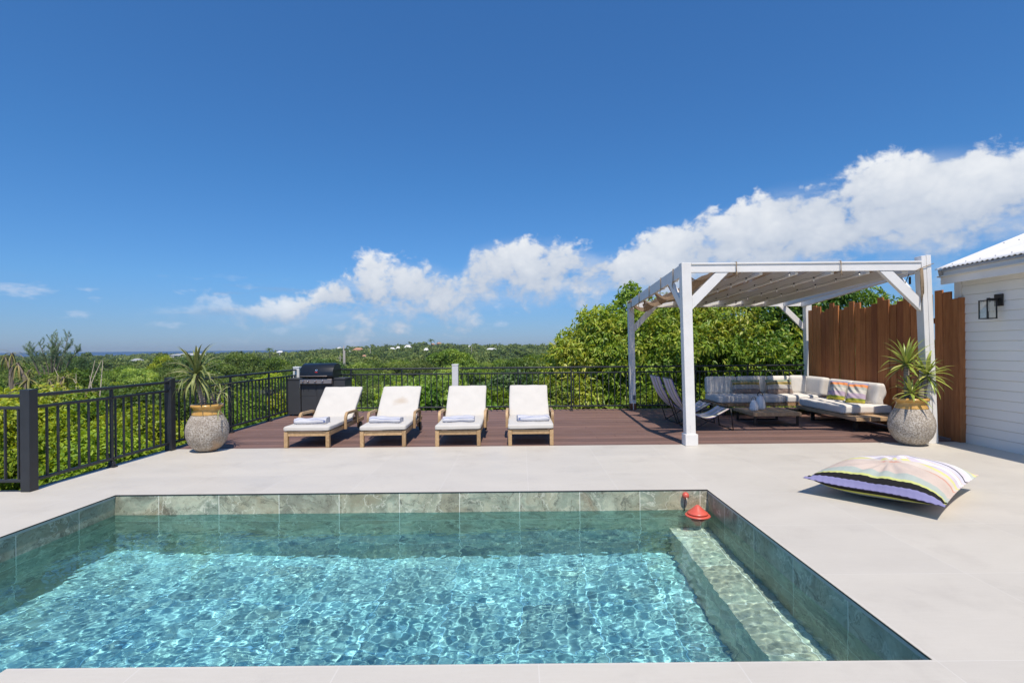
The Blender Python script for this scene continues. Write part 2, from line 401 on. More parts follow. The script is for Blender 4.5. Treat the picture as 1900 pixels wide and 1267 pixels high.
def fabric(name, c, c2=None, wv=900, stain=None, rough=.85):
    c2 = c2 or tuple(v * .93 for v in c)
    def f(t, b):
        p = t.obj(); n = t.noise(p, 5, 5, .6); fine = t.noise(p, wv / 3, 2, .5)
        r = t.mix(t.mapr(n, .35, .7, 0, 1), c, c2)
        if stain:
            (sx, sy, sz, rad, colr) = stain
            d = t.vm('LENGTH', t.vm('MULTIPLY', t.vm('SUBTRACT', p, (sx, sy, sz)), (1, 1.5, 1.5))); d = d.node.outputs['Value']
            d = t.m('ADD', d, t.m('MULTIPLY', t.m('SUBTRACT', t.noise(p, 9, 5, .6), .5), .28)); r = t.mix(t.mapr(d, .02, rad, .42, 0, True), r, colr)
        t.put(b.inputs['Normal'], t.bump(t.m('ADD', fine, t.m('MULTIPLY', n, 1.5)), .22, .0025))
        b.inputs['Sheen Weight'].default_value = .15; return r
    return M(name, rough=rough, spec=.15, build=f)
m_cushion = fabric('off white lounger canvas', (.63, .60, .545))
m_cushion_st = fabric('stained off white lounger canvas', (.63, .60, .545), stain=(.03, 1.36, .53, .2, (.44, .31, .18)))
m_sofa = fabric('light grey sofa fabric', (.78, .745, .69), (.72, .685, .63))
m_linen = fabric('white towel', (.62, .62, .65), (.66, .67, .73))
def stripes(name, stops, axis=1, lo=-.5, hi=.5, rough=.85, warp=.0, trans=0):
    def f(t, b):
        p = t.obj(); c3 = t.xyz(p); v = c3[axis]
        if warp: v = t.m('ADD', v, t.m('MULTIPLY', t.m('SUBTRACT', t.noise(p, 3, 2), .5), warp))
        r = t.ramp(t.mapr(v, lo, hi, 0, 1), stops, 'CONSTANT'); fine = t.noise(p, 260, 2, .5)
        r = t.mix(t.mapr(t.noise(p, 6, 4), .4, .8, 0, .18), r, (.4, .38, .35), 'MULTIPLY')
        t.put(b.inputs['Normal'], t.bump(t.m('ADD', fine, t.m('MULTIPLY', t.noise(p, 11, 4, .6), 2.2)), .3, .003)); return r
    return M(name, rough=rough, spec=.15, build=f)

# ================================================================== THE SETTING
# ------------------------------------------------------------------ terrace floor, deck, retaining walls
b = MB()
for x0, x1, y0, y1 in [(-12, -4.05, -5, 5.375), (-5.12, -4.05, 5.375, 7.62), (-4.05, 1.855, 5.21, 7.62), (1.855, 6.62, -5, 7.62), (-2.34, 1.855, -5, 2.365)]:
    b.box(x0, x1, y0, y1, -.03, 0)
tag(b.build('terrace', m_tile), kind='structure')
b = MB()
y = 7.626; i = 0
rd = random.Random(5)
while y < 12.0:
    cuts = [-5.12] + sorted(rd.uniform(-4.5, 6) for _ in range(3)) + [6.62]
    for a, c in zip(cuts, cuts[1:]):
        b.box(a + .0015, c - .0015, y, y + .1425, -.025, -.003, bev=.002, seg=1)
    y += .15
m_joist = M('dark joist', (.03, .02, .018), .8)
deck = tag(b.build('deck', m_deck), kind='structure')
tag(MB().box(-5.1, 6.6, 7.63, 12.1, -.06, -.03).build('deck_underlay', m_joist), kind='structure')
def f_conc(t, b):
    p = t.pos(); n = t.noise(p, 1.5, 7, .65); return t.mix(n, (.20, .19, .175), (.36, .345, .32))
m_conc = M('rendered concrete', rough=.85, build=f_conc)
b = MB()
b.box(-12, -5.13, 5.16, 5.36, -4, -.03).box(-5.13, -4.93, 5.16, 12.1, -4, -.07).box(-4.93, 6.6, 11.9, 12.08, -4, -.07)
tag(b.build('retaining_wall', m_conc), kind='structure')
# dark edge strip the railing stands on
b = MB(); b.box(-5.165, -5.12, 5.375, 12.12, -.09, .004, bev=.003).box(-12, -5.165, 5.375, 5.42, -.09, .004, bev=.003)
tag(b.build('terrace_edge_strip', m_rail), kind='structure')

# ------------------------------------------------------------------ pool
pool = thing('swimming_pool', 'L shaped pool lined with green slate tiles, sunk in the pale terrace', 'swimming pool', (0, 0, 0))
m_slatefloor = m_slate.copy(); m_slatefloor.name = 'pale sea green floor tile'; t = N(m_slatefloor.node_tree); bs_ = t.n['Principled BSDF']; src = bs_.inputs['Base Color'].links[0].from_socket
t.put(bs_.inputs['Base Color'], t.mix(1, t.mix(.15, src, (.5, .5, .45)), (1.50, 1.86, 2.34), 'MULTIPLY'))  # slate lightened and tinted: lost caustic light and water absorption put into the colour
m_slatebench = m_slate.copy(); m_slatebench.name = 'pale bench tile'; t = N(m_slatebench.node_tree); bs_ = t.n['Principled BSDF']; src = bs_.inputs['Base Color'].links[0].from_socket
t.put(bs_.inputs['Base Color'], t.mix(.25, t.mix(1, src, (2.8, 1.95, 1.85), 'MULTIPLY'), (.88, .70, .64)))  # sunlight missing from weak caustics put into the colour, warmed against the water tint
def pw(name, *a):
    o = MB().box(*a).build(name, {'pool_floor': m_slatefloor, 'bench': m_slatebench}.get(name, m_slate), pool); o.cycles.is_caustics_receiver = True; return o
pw('pool_wall', -4.35, 2.15, 5.204, 5.5, -1.6, -.0075)
pw('pool_wall', -4.35, -4.056, -2.2, 5.204, -1.6, -.0075)
pw('pool_wall', 1.859, 2.15, -2.2, 5.204, -1.6, -.0075)
pw('pool_wall', -2.336, 1.859, -2.2, 2.361, -1.6, -.0075)
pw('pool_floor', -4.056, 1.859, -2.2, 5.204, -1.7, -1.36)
pw('bench', 1.475, 1.859, 2.361, 5.204, -1.36, -.74)
m_trim = M('dark metal edge trim', (.09, .075, .065), .4, .6)
e = MB()
e.box(-4.052, 1.852, 5.2005, 5.2085, -.0072, .0015).box(-4.0525, -4.047, 2.366, 5.2, -.0072, .0015).box(1.8505, 1.8545, 2.366, 5.2, -.0072, .0015)
e.build('edge_trim', m_trim, pool)
def make_water():
    nx = 740; x0, x1, y0, y1 = -4.12, 1.92, -2.1, 5.27
    X = np.linspace(x0, x1, nx); Y = np.concatenate([np.linspace(y0, 1.8, 160)[:-1], np.linspace(1.8, y1, 460)]); ny = len(Y); XX, YY = np.meshgrid(X, Y, indexing='ij'); Z = np.zeros_like(XX)
    r = np.random.RandomState(3)
    wx = .05 * np.sin(2.1 * YY + 1) + .06 * np.sin(1.3 * XX + .5 * YY); wy = .06 * np.sin(1.7 * XX + 2) + .04 * np.sin(2.6 * YY)
    for i in range(90):
        lam = math.exp(r.uniform(math.log(.034), math.log(.105))); k = 2 * math.pi / lam; th = r.normal(1.9, 1.1)
        Z += lam * lam * .0145 * r.uniform(.3, 1) * np.sin(k * ((XX + wx) * math.cos(th) + (YY + wy) * math.sin(th)) + r.uniform(0, 6.28))
    for i in range(10):
        lam = r.uniform(.35, 1.3); k = 2 * math.pi / lam; th = r.uniform(0, 6.3); Z += lam * .0014 * np.sin(k * (XX * math.cos(th) + YY * math.sin(th)) + r.uniform(0, 6.28))
    # calmer near the far wall and over the bench
    calm = np.clip((5.2 - YY) / 1.3, 0, 1) * .65 + .35
    calm *= 1 - .25 * np.clip((XX - 1.3) / .4, 0, 1)
    Z = Z * calm - .2
    v = np.stack([XX, YY, Z], -1).reshape(-1, 3)
    idx = np.arange(nx * ny).reshape(nx, ny); q = np.stack([idx[:-1, :-1], idx[1:, :-1], idx[1:, 1:], idx[:-1, 1:]], -1).reshape(-1, 4)
    # closed body of water: skirt and bottom
    edge = np.concatenate([idx[:, 0], idx[-1, 1:], idx[-2::-1, -1], idx[0, -2:0:-1]]); n0 = len(v)
    low = v[edge].copy(); low[:, 2] = -1.45; v = np.concatenate([v, low]); k = len(edge); ar = np.arange(k)
    sk = np.stack([edge, n0 + ar, n0 + (ar + 1) % k, np.roll(edge, -1)], -1)
    faces = q.tolist() + sk.tolist() + [(n0 + ar)[::-1].tolist()]
    me = bpy.data.meshes.new('water'); me.from_pydata(v.tolist(), [], faces)
    sm = [True] * len(q) + [False] * (k + 1); me.polygons.foreach_set('use_smooth', sm)
    m = bpy.data.materials.new('pool water'); m.use_nodes = True; t = N(m.node_tree); t.n.clear()
    g = t.new('ShaderNodeBsdfGlass'); g.inputs['IOR'].default_value = 1.333; g.inputs['Roughness'].default_value = 0; g.inputs['Color'].default_value = (.68, .95, 1, 1)
    out = t.new('ShaderNodeOutputMaterial'); t.put(out.inputs['Surface'], g.outputs[0])
    me.materials.append(m)
    o = bpy.data.objects.new('water', me); C.objects.link(o); o.cycles.is_caustics_caster = True
    tag(o, kind='structure')
make_water()

# ------------------------------------------------------------------ terrain and sea
def smooth(a, b_, x): q = np.clip((x - a) / (b_ - a), 0, 1); return q * q * (3 - 2 * q)
def ground(X, Y):
    X = np.asarray(X, float); Y = np.asarray(Y, float); D_ = np.sqrt(X * X + Y * Y) + 1e-6; u = X / np.maximum(Y, 1e-3)
    u = np.where(Y <= 1, 3 * np.sign(X), u)
    base = -3.4 - 4.4 * smooth(13, 45, D_)
    G = np.interp(u, [-1.2, -.75, -.55, -.42, -.36, -.28, -.2, -.1, 0, .2, .6], [-9, -8.4, -7.7, -6.0, -3.4, -1.0, 1.6, .0, -.8, -1, -1])
    z = base + (G + 7.8) * smooth(140, 620, D_) + .9 * np.sin(X * .021 + 1) * np.sin(Y * .017) * smooth(60, 200, D_)
    z += .45 * np.sin(X * .07 + 2) * np.sin(Y * .06 + 1) * smooth(20, 80, D_)
    return z - 40 * smooth(900, 1500, D_)
def terrain():
    r = np.concatenate([np.linspace(0, 60, 40), 60 * np.exp(np.linspace(.03, math.log(1700 / 60), 70))]); a = np.linspace(0, 2 * math.pi, 181)[:-1]
    RR, AA = np.meshgrid(r, a, indexing='ij'); X = RR * np.sin(AA); Y = RR * np.cos(AA); Z = ground(X, Y)
    v = np.stack([X, Y, Z], -1).reshape(-1, 3); idx = np.arange(len(r) * len(a)).reshape(len(r), len(a)); j = np.roll(idx, -1, 1)
    q = np.stack([idx[:-1], j[:-1], j[1:], idx[1:]], -1).reshape(-1, 4)
    me = bpy.data.meshes.new('ground'); me.from_pydata(v.tolist(), [], q[:, ::-1].tolist()); me.polygons.foreach_set('use_smooth', [True] * len(q))
    def f(t, b):
        p = t.pos(); n = t.noise(p, .35, 6, .6); return t.mix(n, (.035, .05, .018), (.10, .115, .04))
    return tag(link('ground', me, M('scrub covered ground', rough=.95, build=f)), kind='structure')
terrain()
def f_sea(t, b):
    p = t.pos(); n = t.noise(t.vm('MULTIPLY', p, (.002, .006, .01)), 1, 4, .5); t.put(b.inputs['Normal'], t.bump(t.noise(p, .02, 5, .6), .5, 3))
    return t.mix(n, (.006, .035, .10), (.010, .055, .14))
b = MB(); b.b.faces.new([b.b.verts.new(p) for p in [(-9e4, 900, -30), (9e4, 900, -30), (9e4, 1.2e5, -30), (-9e4, 1.2e5, -30)]])
tag(b.build('sea', M('sea', rough=.35, spec=.3, build=f_sea)), kind='structure')

# ------------------------------------------------------------------ foliage
def wpos(px, py, Y):
    a = px - 965; c = py - 645.4; r = .0095; u = a * math.cos(r) - c * math.sin(r); v = a * math.sin(r) + c * math.cos(r); return u * Y / 968, Y, 1.43 - v * Y / 968
SIGHT = [(520, 651, 380, 5.2, 1.1), (630, 644, 600, 5.5, 1.5), (665, 645, 420, 8.5, 1.8), (648, 651, 400, 3.8, 1.2), (676, 658, 300, 2.4, .9), (728, 644.5, 470, 5, 1.6), (739, 642.5, 480, 4.5, 2.4), (757, 640, 500, 7.5, 2.6), (791, 645.5, 420, 4.2, 2.), (803, 637, 560, 4.5, 1.2), (815, 635, 580, 5.5, 1.4), (872, 641, 430, 3.5, 1.3), (912, 645.8, 400, 8.8, 1.1), (352, 655.3, 420, 26, 1.5), (255, 665, 230, 5, 1.)]   # roofs that show above the trees
def cap(x, y, half):
    '''highest a treetop at (x, y) may reach without hiding one of the roofs'''
    c = 99.
    for px, py, Yh, w_, rh in SIGHT:
        hx, hy, hz = wpos(px, py, Yh)
        if y < Yh and abs(x / y - hx / hy) < w_ * .46 / Yh + half / y: c = min(c, 1.43 + (hz - rh * .75 - 1.43) * y / Yh)
    return c
def leaf_mat(name, cols, trans=.35, rough=.45, spec=.35, varscale=.5):
    m = bpy.data.materials.new(name); m.use_nodes = True; t = N(m.node_tree); b = t.n['Principled BSDF']; out = t.n['Material Output']
    ge = t.new('ShaderNodeNewGeometry'); oi = t.new('ShaderNodeObjectInfo')
    pn = t.noise(t.vm('ADD', t.obj(), t.comb(t.m('MULTIPLY', oi.outputs['Random'], 50), 0, 0)), varscale, 3, .6)
    isl = ge.outputs['Random Per Island']
    f = t.m('ADD', t.m('MULTIPLY', isl, .5 if varscale > .2 else .3), t.m('MULTIPLY', t.mapr(pn, .38, .62, 0, 1), .5 if varscale > .2 else .7))
    cols = [(min(.6, c[0] * 1.16), min(.6, c[1] * 1.36), min(.3, c[2] * 1.8)) for c in cols]; k = len(cols); col = t.ramp(f, [(i / (k - 1), c) for i, c in enumerate(cols)])
    hv = t.m('ADD', .72, t.m('MULTIPLY', oi.outputs['Random'], .5)); col = t.mix(1, col, t.comb(hv, hv, t.m('MULTIPLY', hv, .9)), 'MULTIPLY')
    t.put(b.inputs['Base Color'], col); b.inputs['Roughness'].default_value = rough; b.inputs['Specular IOR Level'].default_value = spec
    tr = t.new('ShaderNodeBsdfTranslucent'); t.put(tr.inputs[0], t.mix(1, col, (1.5, 1.35, .5), 'MULTIPLY')); mx = t.new('ShaderNodeMixShader'); mx.inputs[0].default_value = trans
    t.put(mx.inputs[1], b.outputs[0]); t.put(mx.inputs[2], tr.outputs[0]); t.put(out.inputs['Surface'], mx.outputs[0]); return m
L_mango = leaf_mat('mango leaf', [(0.0891, 0.1425, 0.018), (0.1377, 0.21, 0.024), (0.2268, 0.285, 0.03), (0.3726, 0.36, 0.045), (0.486, 0.405, 0.075)], .3)
L_glossy = leaf_mat('glossy broad leaf', [(0.0486, 0.105, 0.018), (0.0972, 0.18, 0.0225), (0.1944, 0.285, 0.03), (0.4212, 0.45, 0.045)], .25, .42, .4)
L_hedge = leaf_mat('yellow green hedge leaf', [(0.0945, 0.15, 0.015), (0.189, 0.25, 0.0225), (0.324, 0.35, 0.025), (0.486, 0.425, 0.0375)], .35)
L_olive = leaf_mat('olive green leaf', [(0.0729, 0.1125, 0.024), (0.1215, 0.165, 0.03), (0.1782, 0.2175, 0.042), (0.2754, 0.285, 0.0675)], .3)
L_mid = leaf_mat('mid green leaf', [(0.081, 0.1275, 0.018), (0.1296, 0.195, 0.027), (0.2106, 0.27, 0.033), (0.3402, 0.36, 0.045)], .3)
L_dark = leaf_mat('dark green leaf', [(0.0405, 0.075, 0.021), (0.0729, 0.12, 0.03), (0.1134, 0.165, 0.042), (0.162, 0.21, 0.045)], .25)
L_pale = leaf_mat('pale green leaf', [(0.1134, 0.165, 0.03), (0.1944, 0.255, 0.045), (0.3078, 0.36, 0.0675), (0.4536, 0.465, 0.09)], .35)
L_far = leaf_mat('distant canopy', [(.04, .062, .02), (.075, .10, .028), (.115, .14, .034), (.175, .185, .045), (.24, .235, .07)], .25, .7, .1, .12)
def f_bark(t, b):
    n = t.noise(t.vm('MULTIPLY', t.obj(), (9, 9, 2)), 3, 5, .6); t.put(b.inputs['Normal'], t.bump(n, .5, .01)); return t.mix(n, (.10, .075, .055), (.27, .22, .175))
m_bark = M('grey brown bark', rough=.9, build=f_bark)

def leaves_mesh(name, P, Dv, Nn, L, W, mat, parent=None, fold=.25, droop=.15):
    """one diamond shaped folded leaf per row: base P, axis Dv, normal Nn"""
    Dv = Dv / np.linalg.norm(Dv, axis=1, keepdims=True); S = np.cross(Dv, Nn); S /= np.linalg.norm(S, axis=1, keepdims=True) + 1e-9; Nn = np.cross(S, Dv)
    L = np.broadcast_to(L, (len(P),))[:, None]; W = np.broadcast_to(W, (len(P),))[:, None]
    a = P; m1 = P + Dv * L * .45; tip = P + Dv * L - Nn * L * droop
    l = m1 + S * W * .5 + Nn * W * fold; r = m1 - S * W * .5 + Nn * W * fold
    v = np.stack([a, r, tip, l], 1).reshape(-1, 3); n = len(P)
    me = bpy.data.meshes.new(name); me.vertices.add(4 * n); me.vertices.foreach_set('co', v.astype(np.float32).ravel())
    me.loops.add(4 * n); me.loops.foreach_set('vertex_index', np.arange(4 * n, dtype=np.int32)); me.polygons.add(n)
    me.polygons.foreach_set('loop_start', np.arange(0, 4 * n, 4, dtype=np.int32)); me.polygons.foreach_set('loop_total', np.full(n, 4, dtype=np.int32)); me.update(calc_edges=True)
    return link(name, me, mat, parent)
def unit(r, n): v = r.normal(size=(n, 3)); return v / np.linalg.norm(v, axis=1, keepdims=True)
def rosettes(r, lobes, twigs, k, L, W, hang=.5, inner=.42):
    """lobes: (x, y, z, rx, ry, rz). twig tips over each lobe surface, a spray of k leaves at each."""
    tot = sum((l[3] * l[5]) for l in lobes); Ps, Ds, Ns, Ls = [], [], [], []
    for l in lobes:
        n = max(3, int(twigs * l[3] * l[5] / tot)); u = unit(r, n); u[:, 2] = np.where(u[:, 2] < -.35, -u[:, 2] * .6, u[:, 2])
        rad = 1 - inner * r.rand(n, 1) ** 2 + .24 * (r.rand(n, 1) ** 4)
        tip = np.array(l[:3]) + u * np.array(l[3:6]) * rad
        out = u + .35 * unit(r, n); out /= np.linalg.norm(out, axis=1, keepdims=True)
        for j in range(k):
            q = unit(r, n); side = q - out * np.sum(q * out, 1, keepdims=True); side /= np.linalg.norm(side, axis=1, keepdims=True) + 1e-9
            d = out * r.uniform(.1, .9, (n, 1)) + side * .8; d[:, 2] -= hang * r.uniform(.3, 1.2, n)
            Ps.append(tip + .25 * L * side * r.rand(n, 1)); Ds.append(d)
            nn = out * .45 + np.array([0, 0, .55]) + .8 * unit(r, n); Ns.append(nn); Ls.append(L * r.uniform(.6, 1.2, n))
    P = np.concatenate(Ps); Dd = np.concatenate(Ds); Nn = np.concatenate(Ns); LL = np.concatenate(Ls); return P, Dd, Nn, LL, LL * W / L
def limbs(lobes, base, rt, parent, name='trunk', rd=None, n=6):
    rd = rd or random.Random(1); b = MB(); base = Vector(base); top = sum((Vector(l[:3]) for l in lobes), Vector()) / len(lobes)
    fork = base.lerp(top, .45); fork.x += rd.uniform(-.1, .1)
    b.tube([base, base.lerp(fork, .5) + Vector((rd.uniform(-.08, .08), 0, 0)), fork], [rt, rt * .85, rt * .7], n)
    for l in lobes[:10]:
        e = Vector(l[:3]); mid = fork.lerp(e, .5) + Vector((rd.uniform(-.2, .2), rd.uniform(-.2, .2), .15 * (e - fork).length * .3))
        b.tube([fork, mid, e, e + Vector((rd.uniform(-.3, .3) * l[3], rd.uniform(-.3, .3) * l[4], .6 * l[5]))], [rt * .55, rt * .38, rt * .2, rt * .06], max(4, n - 1))
    return b.build(name, m_bark, parent)
def tree(name, label, cat, loc, lobes, twigs, k, L, W, mat, seed, group=None, hang=.5, rt=.12, base=None):
    r = np.random.RandomState(seed); o = thing(name, label, cat, loc, 0, group)
    gz = float(ground(loc[0], loc[1])) - loc[2] if base is None else base
    limbs(lobes, (0, 0, gz - .1), rt, o, rd=random.Random(seed))
    leaves_mesh('crown', *rosettes(r, lobes, twigs, k, L, W, hang), mat, o); return o
def blob(r, n, rx, ry, rz, sz=(.35, .55), flat=.9):
    """n lobes spread over an ellipsoid crown"""
    u = unit(r, n); u[:, 2] = np.abs(u[:, 2]) * 1.1 - .35; out = []
    for i in range(n):
        s = r.uniform(*sz); q = u[i] * r.uniform(.5, .78); out.append((q[0] * rx, q[1] * ry, q[2] * rz, rx * s, ry * s, rz * s * flat))
    out.append((0, 0, 0, rx * .6, ry * .6, rz * .6)); return out
r0 = np.random.RandomState(21)
# big mango trees behind the railing
tree('mango_tree', 'tall leafy tree with one upright shoot, behind the back left pergola post', 'tree', (2.9, 16.6, .5),
     [(-1.15, -.5, .7, .8, .8, .8), (-.45, -.6, 1.45, .75, .8, .8), (-.1, -.6, .55, 1.15, 1.1, 1.1), (-1.15, -.2, .1, 1.0, 1, 1.0), (-.75, -.9, -.8, 1.1, 1, 1.0), (.9, -.8, .0, 1.2, 1.1, 1.1), (.3, -.6, 1.35, .8, .8, .8), (.55, -.2, 2.2, .42, .42, .75), (-1.6, -.5, -1.0, .9, .9, .9), (.3, -1.3, -1.6, 1.5, 1, 1.1), (-1.0, -1.1, -2.1, 1.2, 1, 1), (1.5, -.9, .9, .8, .9, .8)],
     6000, 8, .17, .052, L_mango, 5, hang=.75, rt=.2)
tree('mango_tree', 'low spreading leafy tree at the left foot of the big tree beyond the railing', 'tree', (1.15, 15.6, -1.0),
     [(0, 0, .5, 1.0, .9, .85), (-.75, -.1, .05, .75, .8, .75), (.6, .1, .9, .75, .8, .7), (-.3, -.3, -.8, 1.0, .8, .9), (.8, -.4, -.5, .9, .8, .9), (-.2, .2, 1.05, .5, .5, .5)],
     3200, 8, .16, .05, L_mango, 8, hang=.7, rt=.14)
tree('mango_tree', 'broad dense leafy tree framed by the pergola posts behind the grey sofa', 'tree', (5.6, 17.0, .45),
     blob(r0, 15, 3.3, 2.2, 2.7) + [(-2.2, -1.2, .6, 1.2, 1, 1.2), (-.4, -1.6, .6, 1.3, 1, 1.2), (1.6, -1.5, .6, 1.3, 1, 1.2), (0, -1.5, -1.4, 1.6, 1, 1.2), (-2.4, -1.2, -1.3, 1.4, 1, 1.2), (2.3, -1.2, -1.2, 1.4, 1, 1.2), (-1.2, -.8, 1.6, 1.1, 1, 1), (.9, -.8, 1.7, 1.1, 1, 1)],
     12000, 8, .17, .052, L_mango, 12, hang=.75, rt=.25)
tree('mango_tree', 'tall tree whose top rises above the brown board fence on the right', 'tree', (9.3, 16.2, .65),
     blob(r0, 12, 2.4, 1.8, 2.6) + [(-1.4, -.5, 1.7, .9, .8, .9), (-.3, -.5, 2.0, 1, .8, .8), (.9, -.3, 1.9, .8, .8, .8), (-2.0, -.6, .4, 1.2, 1, 1.2), (1.9, 0, 1.4, .9, .8, .9)],
     5600, 8, .16, .05, L_glossy, 15, hang=.6, rt=.2)
# shrubs right behind the back railing
def shrub(label, loc, rx, ry, rz, n, k, L, W, mat, seed, name='shrub', group=None, cat='shrub', hang=.2):
    r = np.random.RandomState(seed); return tree(name, label, cat, loc, blob(r, 9, rx, ry, rz, (.4, .6)), n, k, L, W, mat, seed, group, hang, .04)
shrub('dark glossy leaved shrub behind the railing left of the middle white post', (-2.55, 13.9, -.75), .95, .8, 1.35, 1500, 7, .13, .075, L_glossy, 31, hang=0)
shrub('yellow green shrub behind the railing right of the middle white post', (-.55, 14.3, -.75), 1.0, .8, 1.3, 1700, 7, .13, .05, L_hedge, 32)
shrub('small glossy shrub directly behind the middle white post', (-1.35, 13.6, -.7), .7, .6, 1.2, 1100, 7, .13, .075, L_glossy, 33, hang=0)
shrub('feathery mid green shrub behind the second lounger from the left', (-4.05, 14.2, -1.2), 1.0, .8, 1.2, 1500, 8, .10, .035, L_mid, 34)
shrub('yellow leaved shrub low behind the railing between the first two loungers', (-3.5, 13.0, -1.1), .7, .6, .9, 900, 7, .12, .05, L_hedge, 35)
shrub('bright shrub behind the grill corner of the railing', (-6.2, 14.2, -.9), 1.3, 1.0, 1.2, 1900, 7, .13, .06, L_hedge, 36)
shrub('bushy green shrub behind the railing under the big leafy tree', (3.6, 13.6, -.8), 1.3, .7, 1.2, 1900, 8, .15, .05, L_mango, 37, hang=.6)
shrub('bushy green shrub behind the back of the grey sofa', (5.9, 13.7, -.7), 1.6, .7, 1.3, 2200, 8, .15, .05, L_mango, 38, hang=.6)
shrub('pale shrub low behind the fourth lounger', (.6, 13.5, -1.0), .8, .6, 1.0, 1100, 7, .13, .05, L_pale, 39)
# hedge outside the left railing
hp = [(-6.7, 8.1, -.7, 1.0), (-6.9, 9.6, -.55, 1.05), (-6.6, 11.2, -.7, 1.1), (-7.9, 7.9, -.3, 1.1), (-8.3, 9.6, -.25, 1.2), (-8.0, 11.4, -.4, 1.2), (-6.9, 12.9, -.6, 1.1), (-9.6, 9.2, -.3, 1.25)]
hl = ['yellow green bush hard against the left railing between its two thick posts', 'light green bush outside the railing beside the left clay pot', 'green bush outside the railing halfway along the deck',
      'yellow bush outside the left railing just beyond the nearest thick post', 'round bush in the second row outside the left railing', 'bush in the second row beyond the left clay pot', 'bush outside the far left corner of the railing', 'bush at the left edge of the view behind the nearest thick post']
for i, ((x, y, z, s), lb) in enumerate(zip(hp, hl)):
    shrub(lb, (x, y, z), s, s * .9, 1.15, 5200, 7, .085, .036, [L_hedge, L_hedge, L_mid, L_hedge, L_mango, L_olive, L_mid, L_hedge][i], 50 + i, name='bush', cat='bush', hang=.35)

# prototypes of valley trees, copied
def proto(kind, seed):
    r = np.random.RandomState(seed); rd = random.Random(seed)
    if kind == 'round': lob = blob(r, 11, 3.0, 3.0, 2.2, (.3, .48)); mat, n, k, L, W = L_mid, 2300, 6, .23, .13
    elif kind == 'olive': lob = blob(r, 13, 3.3, 3.1, 1.9, (.26, .42)); mat, n, k, L, W = L_olive, 2500, 6, .21, .11
    elif kind == 'dark': lob = blob(r, 10, 2.6, 2.6, 2.5, (.3, .5)); mat, n, k, L, W = L_dark, 2200, 6, .23, .13
    elif kind == 'pale': lob = blob(r, 12, 2.8, 2.8, 1.8, (.25, .42)); mat, n, k, L, W = L_pale, 2300, 6, .21, .12
    elif kind == 'bright': lob = blob(r, 10, 2.4, 2.4, 1.8, (.28, .45)); mat, n, k, L, W = L_hedge, 2000, 6, .22, .13
    o = thing('tree', '', 'tree', (0, -50, 0)); limbs(lob, (0, 0, -4.6), .16, o, rd=rd, n=5)
    P, Dd, Nn, LL, WW = rosettes(r, lob, n, k, L, W, .3, .3); leaves_mesh('crown', P, Dd, Nn, LL, WW, mat, o); return o
kinds = {'round': 'mid green round crowned tree in the valley beyond the railing', 'olive': 'olive green spreading tree in the valley beyond the railing', 'dark': 'dark green dense tree in the valley beyond the railing',
         'pale': 'pale green loose tree in the valley beyond the railing', 'bright': 'yellow green bright tree in the valley beyond the railing'}
protos = {k: [proto(k, 100 + 10 * i + j) for j in range(2)] for i, k in enumerate(kinds)}
used = set(); rr = random.Random(77); cnt = 0
def place(kind, x, y, s, zt=None, sz=1.):
    global cnt
    p = rr.choice(protos[kind])
    if p.name not in used: o = p; used.add(p.name)
    else: o = copy_tree(p)
    z = float(ground(x, y)) + 4.3 * s * sz
    if zt is not None: z = zt - 1.9 * s * sz
    z = min(z, cap(x, y, 1.6 * s) - 2.3 * s * sz)
    o.location = (x, y, z); o.rotation_euler = (0, 0, rr.uniform(0, 6.28)); o.scale = (s, s, s * sz)
    o['label'] = kinds[kind]; o['category'] = 'tree'; o['group'] = kinds[kind].replace('tree', 'trees', 1); cnt += 1
Y = 17.0
while Y < 118:
    sp = 4.6 + Y * .022; n = int(2.3 * Y / sp)
    for i in range(n):
        x = (-1.12 + 2.3 * (i + rr.random()) / n) * Y; y = Y + rr.uniform(-.5, .5) * sp
        if x / y > .62 and y > 30: continue
        if -.1 < x / y < .7 and y < 22: continue
        kd = rr.choices(list(kinds), [3, 3, 2, 2, 2])[0]; s = rr.uniform(.5, 1.05) * (1 + .0015 * Y)
        if y < 30: s *= .8
        place(kd, x, y, s, sz=rr.uniform(.8, 1.3))
    Y += sp * .95
for kd, x, y, zt, s in [('round', -11.0, 84, 3.0, 1.35), ('dark', -35, 92, -.2, .9), ('olive', 9, 60, 1.2, 1.2), ('round', 15, 48, 2.0, 1.3), ('pale', -24, 26, -.3, .8), ('olive', -29, 24, 1.3, .95), ('dark', -34.5, 31, 1.7, .9)]: place(kd, x, y, s, zt)

